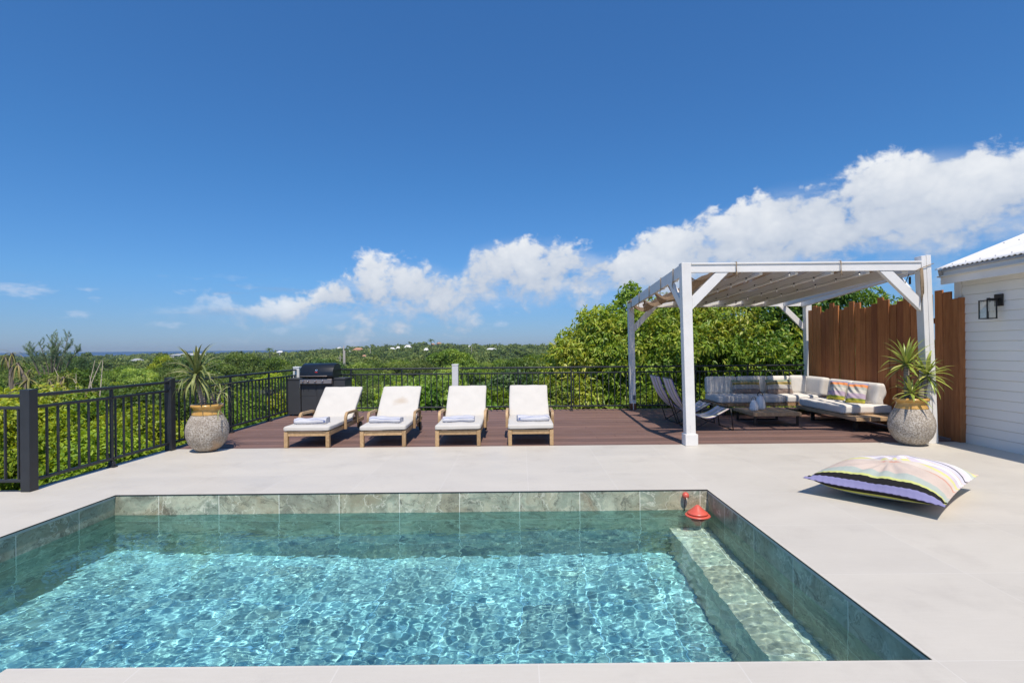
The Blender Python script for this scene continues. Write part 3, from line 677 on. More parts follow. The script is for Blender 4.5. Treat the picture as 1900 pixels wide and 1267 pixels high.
def far_woods():
    r = np.random.RandomState(4); Ps, Ds, Ns, Ls = [], [], [], []; Y = 112.
    while Y < 1050:
        sp = 5.5 + .0115 * Y; n = int(2.1 * Y / sp); x = (-1.1 + 2.0 * (np.arange(n) + r.rand(n)) / n) * Y; y = Y + r.uniform(-.6, .6, n) * sp
        rad = sp * r.uniform(.28, .6, n); h = np.clip(r.uniform(2.4, 5.6, n) + r.rand(n) ** 5 * 3, 0, 8); gz = ground(x, y)
        lead = r.rand(n) < .05; rad = np.where(lead, rad * .5, rad); h = np.where(lead, h + 1.6, h)
        cp_ = np.array([cap(a, b_, q * .5) for a, b_, q in zip(x, y, rad)]); h = np.minimum(h, cp_ - gz)
        k = int(np.clip(26000 / Y, 26, 210)); sub = 5
        U = [unit(r, n) for _ in range(sub)]
        for j in range(k):
            u = unit(r, n); u[:, 2] = np.abs(u[:, 2]) * .95 + .03; u[:, 1] = np.where(r.rand(n) < .6, -np.abs(u[:, 1]), u[:, 1])
            lob = U[j % sub] * np.array([.5, .5, .28]); c = np.stack([x, y, gz + h - rad * .72], 1) + lob * rad[:, None]
            p = c + u * rad[:, None] * np.array([.62, .62, .5]) * r.uniform(.8, 1.03, (n, 1)); d = unit(r, n) + np.array([0, 0, .1]); nn = u + .7 * unit(r, n)
            l = np.minimum(.30 + .0034 * Y, rad * .5) * r.uniform(.6, 1.2, n)
            Ps.append(p - d * l[:, None] * .4); Ds.append(d); Ns.append(nn); Ls.append(l)
        Y += sp * .82
    P = np.concatenate(Ps); L = np.concatenate(Ls)
    o = leaves_mesh('woods', P, np.concatenate(Ds), np.concatenate(Ns), L, L * .75, L_far, None, .15, .1)
    return tag(o, kind='stuff')
far_woods()

# ================================================================== RAILINGS
bal_me = {}
def railing(name, label, p0, p1, posts, feet=True, thick=(), end=None, spacing=.131):
    """p0 -> p1 on the floor; posts = slim post distances; thick = distances of wide newel posts"""
    p0 = Vector((*p0, 0)); p1 = Vector((*p1, 0)); d = p1 - p0; L = d.length; rz = math.atan2(d.y, d.x)
    o = thing(name, label, 'railing', p0, rz, 'dark metal railings round the terrace')
    MB().box(0, L, -.024, .024, .965, 1.0, bev=.008).build('top_rail', m_rail, o)
    MB().box(0, L, -.018, .018, .845, .875, bev=.006).build('middle_rail', m_rail, o)
    MB().box(0, L, -.018, .018, .09, .122, bev=.006).build('bottom_rail', m_rail, o)
    for s in posts:
        p = MB().box(s - .014, s + .014, -.018, .018, .0, .975, bev=.004).build('post', m_rail, o)
        MB().box(s - .035, s + .035, -.05, .05, .0, .02, bev=.004).box(s - .024, s + .024, -.032, .032, .02, .07, bev=.006).build('foot', m_rail, p)
    for s in thick:
        MB().box(s - .05, s + .05, -.05, .05, .0, 1.05, bev=.005).build('newel_post', m_rail, o)
    k = int(L / spacing)
    for i in range(k):
        s = (i + .5) * L / k
        if any(abs(s - q) < .035 for q in posts) or any(abs(s - q) < .07 for q in thick): continue
        if 'b' not in bal_me:
            c = MB().box(-.009, .009, -.012, .012, .105, .86, bev=.003, seg=1).build('baluster', m_rail, o); bal_me['b'] = c.data
        else: c = link('baluster', bal_me['b'], None, o)
        c.location.x = s
    return o
railing('railing', 'dark metal railing running off the left edge of the view from the nearest thick post', (-7.2, 5.40), (-5.13, 5.40), [1.1])
railing('railing', 'dark metal railing section between the two thick posts, beside the pool', (-5.09, 5.40), (-5.06, 7.53), [1.07], thick=(0.0, 2.13))
railing('railing', 'dark railing along the left of the brown deck, from clay pot to grill', (-5.06, 7.66), (-5.07, 11.78), [1.45, 2.85])
railing('railing', 'dark back railing between the white corner post and the middle white post', (-4.98, 11.8), (-1.56, 11.8), [1.15, 2.3])
railing('railing', 'dark back railing between the middle white post and the pergola', (-1.38, 11.8), (2.46, 11.8), [1.33, 2.53])
railing('railing', 'dark back railing behind the grey sofa, inside the pergola', (2.64, 11.8), (6.42, 11.8), [1.32, 2.5])
def wpost(label, x, y, h):
    o = thing('post', label, 'post', (x, y, 0), 0, 'white posts of the deck railing')
    MB().box(-.068, .068, -.068, .068, 0, h - .02, bev=.006).build('shaft', m_whitemetal, o)
    MB().box(-.074, .074, -.074, .074, h - .02, h + .012, bev=.008).build('cap', m_whitemetal, o); return o
wpost('white post at the deck corner rising behind the left side of the grill', -5.07, 11.86, 1.04)
wpost('white post in the middle of the back railing above the third lounger', -1.47, 11.8, 1.065)

# ================================================================== BROWN BOARD FENCE
fence = thing('board_fence', 'fence of red brown vertical boards with uneven tops between the pergola and the white house', 'fence', (6.45, 9.6, 0))
tops = [2.19, 2.28, 2.245, 2.126, 2.168, 2.279, 2.216, 2.124, 2.162, 2.257, 2.223, 2.109, 2.111, 2.158, 2.259, 2.206, 2.106, 2.153, 2.209, 2.079, 2.14, 2.19, 2.245, 2.203]
rd = random.Random(3)
for i, h in enumerate(tops):
    y1 = 11.66 - .16 * i; y0 = y1 - .150
    if i < 20: pass
    if i >= 22: y1 = [8.12, 7.955][i - 22]; y0 = y1 - .15
    if y0 < 7.79: y0 = 7.79
    k = rd.uniform(-.012, .012)
    bd = MB().box(k, .024 + k, y0 - 9.6, y1 - 9.6, .01, h + .01, bev=.003, seg=1)
    bd.build('board', m_slatdark if i in (4, 13, 17, 21, 3) else m_slatwood, fence)
MB().box(-.09, -.066, 7.575 - 9.6, 7.72 - 9.6, .0, 2.09, bev=.003, seg=1).box(-.09, .035, 7.55 - 9.6, 7.5735 - 9.6, .0, 2.10, bev=.003, seg=1).build('corner_board', m_slatwood, fence)
MB().box(.03, .08, 7.9 - 9.6, 11.6 - 9.6, .4, .48).box(.03, .08, 7.9 - 9.6, 11.6 - 9.6, 1.75, 1.83).build('rail', m_slatdark, fence)

# ================================================================== HOUSE
house = thing('house', 'white house with lapped board wall and white corrugated roof at the right edge', 'house', (6.46, 7.6, 0))
X0 = 0.0; pts = [(3.2, 0), (0, 0), (0, .14), (-.012, .14)]; z = .14
pts = [(0.3, -.02), (-.022, -.02), (-.022, .135), (-.006, .137)]
z = .137
while z < 2.36:
    pts += [(-.020, z + .004), (-.013, z + .124), (-.002, z + .128), (-.002, z + .133)]; z += .133
pts += [(.3, z)]
MB().prism(pts, 'y', -12, -.005).build('siding', m_siding, house)
MB().box(.0, 3.2, -.004, .10, 0, 2.5).build('gable_wall', m_siding, house)
MB().box(-.03, .09, .0, .12, 0, 2.42, bev=.004).build('corner_trim', m_white, house)
MB().box(-.30, -.0, -12, .10, 2.405, 2.425).build('soffit', M('cream soffit', (.72, .66, .55), .6), house)
MB().box(-.262, -.237, -12, .08, 2.30, 2.495, bev=.003).build('fascia', m_white, house)
slope = math.tan(R(21.5))
def roof():
    ys = np.arange(-12, .14, .0095); xs = np.array([-.31, -.15, .2, .8, 1.6, 2.6, 3.4]); zz = lambda x: 2.525 + (x + .31) * slope
    v = []; 
    for x in xs:
        for y in ys: v.append((x, y, zz(x) + .0095 * math.sin(2 * math.pi * y / .0762)))
    n = len(ys); f = []
    for i in range(len(xs) - 1):
        for j in range(n - 1): f.append((i * n + j, (i + 1) * n + j, (i + 1) * n + j + 1, i * n + j + 1))
    me = bpy.data.meshes.new('roof'); me.from_pydata(v, [], f); me.polygons.foreach_set('use_smooth', [True] * len(f)); o = link('roof', me, m_roofwhite, house)
    md = o.modifiers.new('thickness', 'SOLIDIFY'); md.thickness = .003; md.offset = 1
    b = MB()
    for x in (-.2, .55, 1.3, 2.1):
        k = 0
        for y in np.arange(-6, .1, .0762 * 3):
            y = math.floor(y / .0762) * .0762 + .0762 / 4
            b.lathe([(.009, 0), (.009, .006), (.004, .011), (0, .011)], 6, c=(x, y, zz(x) + .0115))
    b.build('roof_screws', m_screw, o)
    MB().prism([(-.27, 2.50), (3.4, 2.50 + 3.67 * slope), (3.4, 2.515 + 3.67 * slope), (-.27, 2.515)], 'y', -12, .1).build('roof_deck', m_white, o)
roof()
m_tan = M('weathered rafter end', (.42, .37, .31), .8)
MB().prism([(-.30, 2.515), (-.24, 2.515), (-.24, 2.41), (-.275, 2.40)], 'y', .03, .085).build('rafter_end', m_tan, house)
MB().box(-.305, -.262, -12, .03, 2.488, 2.512, bev=.004).build('drip_edge', M('grey drip edge', (.4, .4, .4), .5, .5), house)

# wall lantern
lan = thing('wall_lantern', 'black framed glass box lantern fixed on the white board wall', 'lamp', (6.435, 7.0, 1.9))
MB().box(-.022, 0, -.065, .055, .03, .19, bev=.003).build('backplate', m_black, lan)
MB().box(-.15, -.02, -.018, .008, .11, .135, bev=.003).box(-.165, -.135, -.02, .01, .085, .14, bev=.003).build('arm', m_black, lan)
b = MB(); s = .062; cx_ = -.16; cy_ = -.005
for sx in (-1, 1):
    for sy in (-1, 1): b.box(cx_ + sx * s - .006, cx_ + sx * s + .006, cy_ + sy * s - .006, cy_ + sy * s + .006, -.13, .105)
for z0 in (-.142, .098):
    for sg in (-1, 1):
        b.box(cx_ - s + .006, cx_ + s - .006, cy_ + sg * s - .006, cy_ + sg * s + .006, z0, z0 + .012)
        b.box(cx_ + sg * s - .006, cx_ + sg * s + .006, cy_ - s - .006, cy_ + s + .006, z0 + .0, z0 + .0119)
b.box(cx_ - s + .007, cx_ + s - .007, cy_ - s + .007, cy_ + s - .007, .1, .108)
b.build('cage', m_black, lan)
gm = bpy.data.materials.new('thin clear glass'); gm.use_nodes = True; t = N(gm.node_tree); t.n.clear(); tb = t.new('ShaderNodeBsdfTransparent'); tb.inputs[0].default_value = (.93, .94, .93, 1)
gl = t.new('ShaderNodeBsdfGlossy'); gl.inputs['Roughness'].default_value = .02; mx = t.new('ShaderNodeMixShader'); mx.inputs[0].default_value = .12; out = t.new('ShaderNodeOutputMaterial')
t.put(mx.inputs[1], tb.outputs[0]); t.put(mx.inputs[2], gl.outputs[0]); t.put(out.inputs[0], mx.outputs[0]); m_glass = gm
b = MB()
for sg in (-1, 1):
    b.box(cx_ - s + .006, cx_ + s - .006, cy_ + sg * s - .0015, cy_ + sg * s + .0015, -.13, .097); b.box(cx_ + sg * s - .0015, cx_ + sg * s + .0015, cy_ - s + .006, cy_ + s - .006, -.13, .097)
b.build('glass', m_glass, lan)
MB().lathe([(.018, .10), (.018, .05), (.012, .05), (.014, .03), (.026, 0), (.02, -.03), (0, -.042)][::-1], 16, c=(cx_, cy_, 0)).build('bulb', M('clear bulb', (.75, .74, .7), .1, spec=.8), lan)

# ================================================================== PERGOLA
perg = thing('pergola', 'white timber pergola with four braced posts over the sofa corner', 'pergola', (0, 0, 0))
zf = lambda y: 2.63 - (y - 7.5) * .034           # roof line falls to the back
def post(x, y, w_, d_, h, lean, base=None, name='post'):
    b = MB().box(x, x + w_, y, y + d_, .0 if base != 'brown' else .14, h, bev=.005, shear=lean)
    o = b.build(name, m_white, perg)
    if base == 'box':
        MB().box(x - .022, x + w_ + .022, y - .022, y + d_ + .022, 0, .165, bev=.005).box(x + w_ * .42, x + w_ * .47, y - .006, y, .17, .30).build('plinth', m_white, o)
    if base == 'brown':
        MB().box(x - .004, x + w_ * .42, y - .004, y + d_, 0, .139).box(x + w_ * .58, x + w_ + .004, y - .004, y + d_, 0, .139).build('post_foot', m_brownpost, o)
        MB().box(x + w_ * .42, x + w_ * .58, y + .002, y + .02, 0, .14).build('post_strap', m_white, o)
    return o
post(2.386, 7.51, .137, .14, 2.635, (-.05, 0), 'box')
pr = post(5.875, 7.51, .066, .14, 2.70, (-.085, 0), 'box')
MB().box(5.944, 6.008, 7.505, 7.645, .0, 2.71, bev=.005, shear=(-.085, 0)).build('post', m_white, perg)
post(2.50, 11.87, .13, .13, 2.47, (-.03, 0), 'brown')
post(6.47, 11.76, .13, .14, 2.45, (-.02, 0), None)
# beams
def beamY(name, xa, xb, ya, yb, za, zb, h, w_, parent=perg):
    """beam along depth from (xa, ya) to (xb, yb), underside za / zb"""
    b = bmesh.new(); v = []
    for (x, y, z_) in ((xa, ya, za), (xb, yb, zb)):
        v += [b.verts.new(p) for p in [(x, y, z_), (x + w_, y, z_), (x + w_, y, z_ + h), (x, y, z_ + h)]]
    for f in [(3, 2, 1, 0), (4, 5, 6, 7), (0, 1, 5, 4), (1, 2, 6, 5), (2, 3, 7, 6), (3, 0, 4, 7)]: b.faces.new([v[i] for i in f])
    bmesh.ops.bevel(b, geom=b.edges[:], offset=.003, segments=1, affect='EDGES')
    me = bpy.data.meshes.new(name); bmesh.ops.recalc_face_normals(b, faces=b.faces); b.to_mesh(me); b.free(); return link(name, me, m_white, parent)
b = MB(); b.box(2.474, 5.788, 7.515, 7.57, 2.492, 2.590, bev=.003).box(2.474, 5.788, 7.52, 7.56, 2.5905, 2.604).box(2.474, 5.788, 7.50, 7.60, 2.6045, 2.628, bev=.003); b.build('front_beam', m_white, perg)
MB().box(2.60, 6.44, 11.90, 11.95, zf(11.9) - .16, zf(11.9) - .02, bev=.003).build('back_beam', m_white, perg)
beamY('side_beam', 2.337, 2.475, 7.652, 11.868, 2.435, 2.29, .175, .055)
beamY('side_beam', 5.80, 6.43, 7.652, 11.90, 2.47, 2.30, .15, .055)
raft = []
for i in range(7):
    x = 2.98 + .52 * i
    xe = x if i < 6 else x
    if i == 6: raft.append(beamY('rafter', 5.62, 6.02, 7.605, 11.898, 2.460, 2.315, .138, .045)); continue
    raft.append(beamY('rafter', x, x, 7.605, 11.898, 2.460, 2.315, .138, .045))
def brace(p, q, wdt, dep, axis):
    p = Vector(p); q = Vector(q); d = (q - p).normalized(); up = Vector((0, 1, 0)) if axis == 'x' else Vector((1, 0, 0)); s_ = d.cross(up).normalized()
    b = bmesh.new(); v = []
    for c in (p, q):
        for a, e_ in ((-1, -1), (1, -1), (1, 1), (-1, 1)): v.append(b.verts.new(c + s_ * a * wdt / 2 + up * e_ * dep / 2))
    # cut ends flush: vertical cut at the post, level cut at the beam
    for i in range(4):
        k = v[i]
        if axis == 'x': dd = (p.x - k.co.x) / d.x
        else: dd = (p.y - k.co.y) / d.y
        k.co += d * dd
        k = v[4 + i]; k.co += d * ((q.z - k.co.z) / d.z)
    for f in [(3, 2, 1, 0), (4, 5, 6, 7), (0, 1, 5, 4), (1, 2, 6, 5), (2, 3, 7, 6), (3, 0, 4, 7)]: b.faces.new([v[i] for i in f])
    bmesh.ops.recalc_face_normals(b, faces=b.faces); bmesh.ops.bevel(b, geom=b.edges[:], offset=.003, segments=1, affect='EDGES')
    me = bpy.data.meshes.new('brace'); b.to_mesh(me); b.free(); return link('brace', me, m_white, perg)
brace((2.488, 7.555, 2.05), (2.925, 7.555, 2.488), .13, .065, 'x')
brace((5.785, 7.555, 2.00), (5.29, 7.555, 2.488), .13, .065, 'x')
brace((2.40, 7.652, 1.98), (2.365, 8.14, 2.418), .12, .05, 'y')
brace((5.86, 7.652, 2.0), (5.90, 8.14, 2.452), .12, .05, 'y')
brace((2.61, 11.92, 1.85), (3.05, 11.92, 2.315), .12, .05, 'x')
brace((6.455, 11.89, 1.85), (5.99, 11.89, 2.315), .12, .05, 'x')
# woven shade cloth laid over the rafters
def f_burlap(t, b):
    p = t.obj(); x, y, z = t.xyz(p)
    wv = t.m('ADD', t.m('SINE', t.m('MULTIPLY', x, 620)), t.m('SINE', t.m('MULTIPLY', y, 620))); n = t.noise(p, 8, 5, .6)
    b.inputs['Roughness'].default_value = .9; return t.mix(t.mapr(n, .3, .7, 0, 1), (.15, .10, .06), (.27, .19, .12))
m_burlap = M('woven brown shade cloth', spec=.1, build=f_burlap)
t = N(m_burlap.node_tree); bs = t.n['Principled BSDF']; out = t.n['Material Output']
p = t.obj(); thr = t.noise(t.vm('MULTIPLY', p, (34, 2.2, 10)), 1.3, 4, .6); spk = t.noise(p, 55, 2, .5); big = t.noise(p, 2.2, 3, .5)
hole = t.m('MULTIPLY', t.mapr(t.m('ADD', t.m('MULTIPLY', thr, .75), t.m('MULTIPLY', spk, .25)), .50, .62, 0, .5), t.mapr(big, .38, .58, .08, 1))
tr = t.new('ShaderNodeBsdfTranslucent'); tr.inputs[0].default_value = (.42, .28, .16, 1); m1 = t.new('ShaderNodeMixShader'); m1.inputs[0].default_value = .09
t.put(m1.inputs[1], bs.outputs[0]); t.put(m1.inputs[2], tr.outputs[0]); tp = t.new('ShaderNodeBsdfTransparent'); m2 = t.new('ShaderNodeMixShader')
t.put(m2.inputs[0], hole); t.put(m2.inputs[1], m1.outputs[0]); t.put(m2.inputs[2], tp.outputs[0]); t.put(out.inputs['Surface'], m2.outputs[0])
cloth = thing('shade_cloth', 'brown woven shade cloth stretched over the pergola rafters and tied to its beams', 'shade cloth', (0, 0, 0))
def cloth_mesh():
    nu, nv = 120, 90; v = []; tiesY = [7.85, 8.75, 9.65, 10.6, 11.5]
    for j in range(nv + 1):
        y = 7.80 + (11.86 - 7.80) * j / nv
        ph = None
        for a, c in zip(tiesY, tiesY[1:]):
            if a <= y <= c: ph = (y - a) / (c - a)
        sc2 = math.sin(math.pi * ph) if ph is not None else 0.
        sc2 = sc2 ** .8
        xl = 2.43 + .30 * sc2 * (1 if y < 10.7 else .6); xr = 5.60 + (y - 7.8) * .02
        for i in range(nu + 1):
            x = xl + (xr - xl) * i / nu
            ztop = 2.445 - (y - 7.6) * (.145 / 4.293) + .159
            if x < 2.98:
                q = (2.98 - x) / .55; q = min(1, q)
                dz_ = -.17 * math.sin(math.pi * min(1, q * 1.05)) ** 1 - .23 * q * sc2 - .03 * q
            else:
                q = ((x - 2.98) % .52) / .52; dz_ = -.035 * math.sin(math.pi * q) * (1 + .5 * math.sin(y * 3 + x))
            dz_ += .006 * math.sin(x * 23 + y * 9)
            v.append((x, y, ztop + dz_))
    f = [(j * (nu + 1) + i, j * (nu + 1) + i + 1, (j + 1) * (nu + 1) + i + 1, (j + 1) * (nu + 1) + i) for j in range(nv) for i in range(nu)]
    me = bpy.data.meshes.new('cloth'); me.from_pydata(v, [], f); me.polygons.foreach_set('use_smooth', [True] * len(f)); return link('cloth', me, m_burlap, cloth)
cloth_mesh()
m_rope = M('jute rope', rough=.95, build=lambda t, b: t.mix(t.noise(t.obj(), 40, 3), (.16, .11, .065), (.36, .27, .17)))
def loop_tie(x, y, zb, zt, w_=.06):
    b = MB(); x1 = x - .008; x2 = x + w_ + .008
    b.tube([(x1, y, zt + .005), (x1, y, zb), (x1, y + .004, zb - .01), (x2, y + .004, zb - .01), (x2, y, zt), (x1, y, zt + .005)], .006, 6)
    b.tube([(x1, y, zb), (x1 - .004, y + .03, zb - .07), (x1 + .01, y + .02, zb - .12)], [.007, .006, .003], 6)
    return b.build('tie', m_rope, cloth)
for y in (7.95, 8.75, 9.65, 10.6, 11.5):
    xa = 2.337 + (y - 7.652) / 4.216 * .138; zb = 2.435 - (y - 7.652) / 4.216 * .145; loop_tie(xa, y, zb, zb + .175, .055)
for x in (3.12, 4.62):
    b = MB(); y1 = 7.492; y2 = 7.61
    b.tube([(x, y1, 2.632), (x, y1, 2.50), (x + .004, y1 + .02, 2.484), (x, y2, 2.484), (x, y2, 2.635), (x, y1, 2.634)], .006, 6)
    for k in range(7): b.tube([(x, y1 - .004, 2.50), (x + rd.uniform(-.012, .012), y1 - .008, 2.46), (x + rd.uniform(-.03, .03), y1 - .006, 2.415 + rd.uniform(-.015, .02))], [.006, .004, .002], 5)
    b.build('tie', m_rope, cloth)
rp = MB()
for k in range(5): rp.tube([(5.77 + .006 * k, 7.50 - .006 * (k % 2), 2.52), (5.765 + .008 * k, 7.49, 2.3), (5.775 + .006 * k, 7.492, 2.15), (5.765 + .01 * k, 7.488, 2.02 + .04 * k)], [.009, .011, .01, .004], 6)
rp.tube([(5.77, 7.50, 2.49), (5.80, 7.495, 2.53), (5.95, 7.49, 2.585)], .005, 6).tube([(5.70, 7.5, 2.48), (5.77, 7.495, 2.52)], .006, 6)
tag(rp.build('rope', m_rope), 'jute rope wound round the top of the front right pergola post', 'rope')
cb = MB(); cb.tube([(5.72, 7.66, 2.46), (5.68, 7.66, 2.36), (5.62, 7.665, 2.24)], .006, 6).box(5.735, 5.752, 7.66, 7.69, 2.31, 2.42, bev=.003)
tag(cb.build('power_plug', m_blackpl), 'black plug and lead hanging under the front right corner of the pergola', 'cable')
# string lights
sl_ = thing('string_lights', 'string of small clear bulbs clipped along the undersides of the pergola rafters', 'string lights', (0, 0, 0))
b = MB(); bulbs = []
for i in range(1, 5):
    x = 2.98 + .52 * i - .007; P = []
    for k in range(29):
        y = 7.75 + k * .145; zb = 2.460 - (y - 7.605) * (.145 / 4.293); zz_ = zb + .045 - (.02 * math.sin(math.pi * ((k % 4) / 4)) )
        P.append((x, y, zz_))
        if k % 4 == (i % 2) * 2: bulbs.append((x, y, zz_))
    b.tube(P, .0018, 5)
b.build('cable', m_blackpl, sl_)
m_bulb = M('clear bulb glass', (.62, .60, .56), .08, spec=.8); me0 = None
for p in bulbs:
    if me0 is None:
        o = MB().lathe([(0, -.062), (.016, -.052), (.021, -.036), (.014, -.016), (.011, -.012)], 12).lathe([(.012, -.016), (.013, .004), (.006, .008)], 10, mat=1).build('bulb', [m_bulb, m_blackpl], sl_); me0 = o.data
    else: o = link('bulb', me0, None, sl_)
    o.location = p
tag(MB().box(5.985, 6.055, 7.78, 7.86, .13, .24, bev=.006).box(6.0, 6.04, 7.772, 7.78, .15, .22, bev=.002).build('socket_box', m_blackpl), 'black outdoor socket box low beside the front right pergola post', 'socket box')
so_ = MB().box(2.56, 2.61, 11.835, 11.868, .23, .33, bev=.005).box(2.567, 2.603, 11.826, 11.835, .24, .29, bev=.003).build('power_outlet', M('grey plastic', (.10, .11, .13), .5))
tag(so_, 'small grey power outlet on the foot of the back left pergola post', 'power outlet')

# ================================================================== SUN LOUNGERS
def make_lounger():
    o = thing('sun_lounger', '', 'sun lounger', (0, 0, 0), 0, 'sun loungers lined up on the edge of the deck')
    MB().box(-.332, -.302, .06, 1.72, .172, .237, bev=.004).box(.302, .332, .06, 1.72, .172, .237, bev=.004).box(-.276, .276, .010, .036, .168, .234, bev=.004) \
        .box(-.302, .302, 1.66, 1.69, .175, .232, bev=.004).box(-.302, .302, 1.05, 1.08, .175, .232, bev=.004).build('frame', m_teak, o)
    b = MB()
    for k in range(13): b.box(-.30, .30, .09 + k * .083, .145 + k * .083, .2325, .2435)
    b.build('slats', m_teak, o)
    for s in (-1, 1): MB().box(min(s * .332, s * .277), max(s * .332, s * .277), -.002, .062, 0, .2365, bev=.005).build('leg', m_teak, o)
    for s in (-1, 1):
        MB().box(min(s * .30, s * .265), max(s * .30, s * .265), 1.53, 1.60, .06, .20, bev=.004).build('rear_leg', m_teak, o)
        MB().lathe([(0, -.016), (.07, -.016), (.083, -.011), (.083, .011), (.07, .016), (0, .016)], 28, c=(s * .318, 1.565, .083), axis=Matrix.Rotation(math.pi / 2, 3, 'Y')).build('wheel', m_black, o)
        # bent armrest loop
        y0, y1, z0, z1, r = .64, 1.23, .175, .415, .075; path = [(y0, z0)]
        path += [(y0, z1 - .11)]
        for k in range(7): a = math.pi - k * math.pi / 12; path.append((y0 + .085 + .085 * math.cos(a), z1 - .085 + .085 * math.sin(a)))
        for k in range(7): a = math.pi / 2 - k * math.pi / 12; path.append((y1 - .085 + .085 * math.cos(a), z1 - .095 + .085 * math.sin(a)))
        path += [(y1, z0 + .02)]
        MB().tube([(s * .362, a, c) for a, c in path], .019, 4, flat=(1.1, 1.75) if False else (1.45, 1.45)).build('armrest', m_teak, o)
    a = math.atan2(.43, .55); T = Matrix.Translation((0, 1.10, .245)) @ Matrix.Rotation(a, 4, 'X')
    bf = MB().box(-.30, -.265, 0, .74, -.015, .015, bev=.003, T=T).box(.265, .30, 0, .74, -.015, .015, bev=.003, T=T)
    for k in range(8): bf.box(-.265, .265, .03 + k * .09, .085 + k * .09, -.006, .008, T=T)
    bf.box(-.02, .02, 0, .42, -.015, .015, T=Matrix.Translation((-.24, 1.62, .2)) @ Matrix.Rotation(math.pi - 1.15, 4, 'X')).box(-.02, .02, 0, .42, -.015, .015, T=Matrix.Translation((.24, 1.62, .2)) @ Matrix.Rotation(math.pi - 1.15, 4, 'X'))
    bf.build('backrest', m_teak, o)
    soft_box('seat_cushion', .67, 1.13, .068, m_cushion, o, puff=.10, n=16, wr=.0016, seed=3, T=Matrix.Translation((0, .545, .279)))
    soft_box('back_cushion', .665, .76, .068, m_cushion, o, puff=.10, n=16, wr=.0018, seed=4, T=T @ Matrix.Translation((0, .385, .044)))
    b = MB()
    for s in (-1, 1): b.tube([(s * .335, 1.0, .3), (s * .345, 1.01, .25), (s * .34, 1.0, .16)], .005, 5)
    return o
L0 = make_lounger()
labs = ['white cushioned wooden sun lounger nearest the grill, first from the left', 'white cushioned wooden sun lounger whose backrest cushion has a brown stain', 'white cushioned wooden sun lounger just under the middle white railing post', 'white cushioned wooden sun lounger nearest the pergola, last of the row']
for i, (x, rz) in enumerate([(-3.135, R(.2)), (-2.02, R(2.6)), (-.9225, R(.4)), (.145, R(.2))]):
    o = L0 if i == 0 else copy_tree(L0)
    o.location = (x, 7.628, 0); o.rotation_euler = (0, 0, rz); o['label'] = labs[i]
    if i:
        for ch in list(o.children):
            if ch.name.startswith(('seat_cushion', 'back_cushion')):
                ch.data = ch.data.copy(); q = random.Random(i * 7 + len(ch.name)); a_, b_, c_, d_ = (q.uniform(3, 9) for _ in range(4))
                for v in ch.data.vertices: v.co.z += .0035 * math.sin(a_ * v.co.x + b_ * v.co.y) * math.sin(c_ * v.co.y + 1) ; v.co.x += .003 * math.sin(d_ * v.co.y)
    if i == 1:
        for ch in o.children:
            if ch.name.startswith('back_cushion'):
                ch.data = ch.data.copy(); ch.data.materials.clear(); ch.data.materials.append(m_cushion_st); ch['label'] = 'stained back cushion'
    for ch in o.children:
        if 'leg' in ch.name or 'arm' in ch.name: pass
m_towel = stripes('striped towel', [(0, (.62, .62, .65)), (.10, (.20, .24, .40)), (.125, (.62, .62, .65)), (.20, (.20, .24, .40)), (.22, (.62, .62, .65)), (.30, (.30, .34, .5)), (.33, (.62, .62, .65)), (.58, (.20, .24, .40)), (.60, (.62, .62, .65)), (.70, (.28, .32, .48)), (.74, (.62, .62, .65)), (.88, (.36, .40, .54)), (.91, (.62, .62, .65))], axis=1, lo=-.14, hi=.14)
def make_towel(seed):
    """folded three times with a thick rolled front edge, fringe on the cushion"""
    prof = [(-.105, .002), (-.122, .024), (-.122, .05), (-.105, .072), (-.06, .082), (-.02, .076), (.04, .080), (.09, .074), (.115, .05), (.115, .024), (.1, .004), (.03, .001)]
    n = 34; b = bmesh.new(); rd = random.Random(seed); rings = []
    ph = [rd.uniform(0, 6) for _ in range(3)]
    for i in range(n + 1):
        x = -.24 + .48 * i / n; e = 1 - .12 * abs(2 * i / n - 1) ** 8
        ring = [b.verts.new((x + .004 * math.sin(y * 40), y * e + .007 * math.sin(5 * x * 2 + ph[0]), max(.0, z_ * (1 + .10 * math.sin(11 * x + ph[1]) + .05 * math.sin(31 * x + ph[2] + y * 20))))) for y, z_ in prof]
        rings.append(ring)
    k = len(prof)
    for a, c in zip(rings, rings[1:]):
        for j in range(k): b.faces.new([a[j], c[j], c[(j + 1) % k], a[(j + 1) % k]]).smooth = True
    b.faces.new(rings[0]); b.faces.new(rings[-1][::-1])
    for i in range(26):   # tassels of the hem peeking out in front
        if rd.random() < .35: continue
        x = -.22 + .44 * i / 26; y = -.118; v = [b.verts.new(p) for p in [(x, y + .01, .008), (x + .006, y + .01, .008), (x + .006 + rd.uniform(-.004, .004), y - .028, .002), (x + rd.uniform(-.004, .004), y - .028, .002)]]; b.faces.new(v)
    bmesh.ops.recalc_face_normals(b, faces=b.faces)
    me = bpy.data.meshes.new('towel'); b.to_mesh(me); b.free(); return link('folded_towel', me, m_towel)
for i, (x, y, rz, lb) in enumerate([(-3.17, 7.93, .03, 'folded blue striped towel on the lounger nearest the grill'), (-2.05, 7.97, -.07, 'folded blue striped towel on the lounger with the stained backrest'), (-.945, 7.98, .015, 'folded blue striped towel on the lounger under the middle white post'), (.185, 8.0, .055, 'folded blue striped towel on the lounger nearest the pergola')]):
    o = make_towel(i + 2); o.location = (x, y, .3175); o.rotation_euler = (0, 0, rz); tag(o, lb, 'towel', 'folded towels on the loungers')

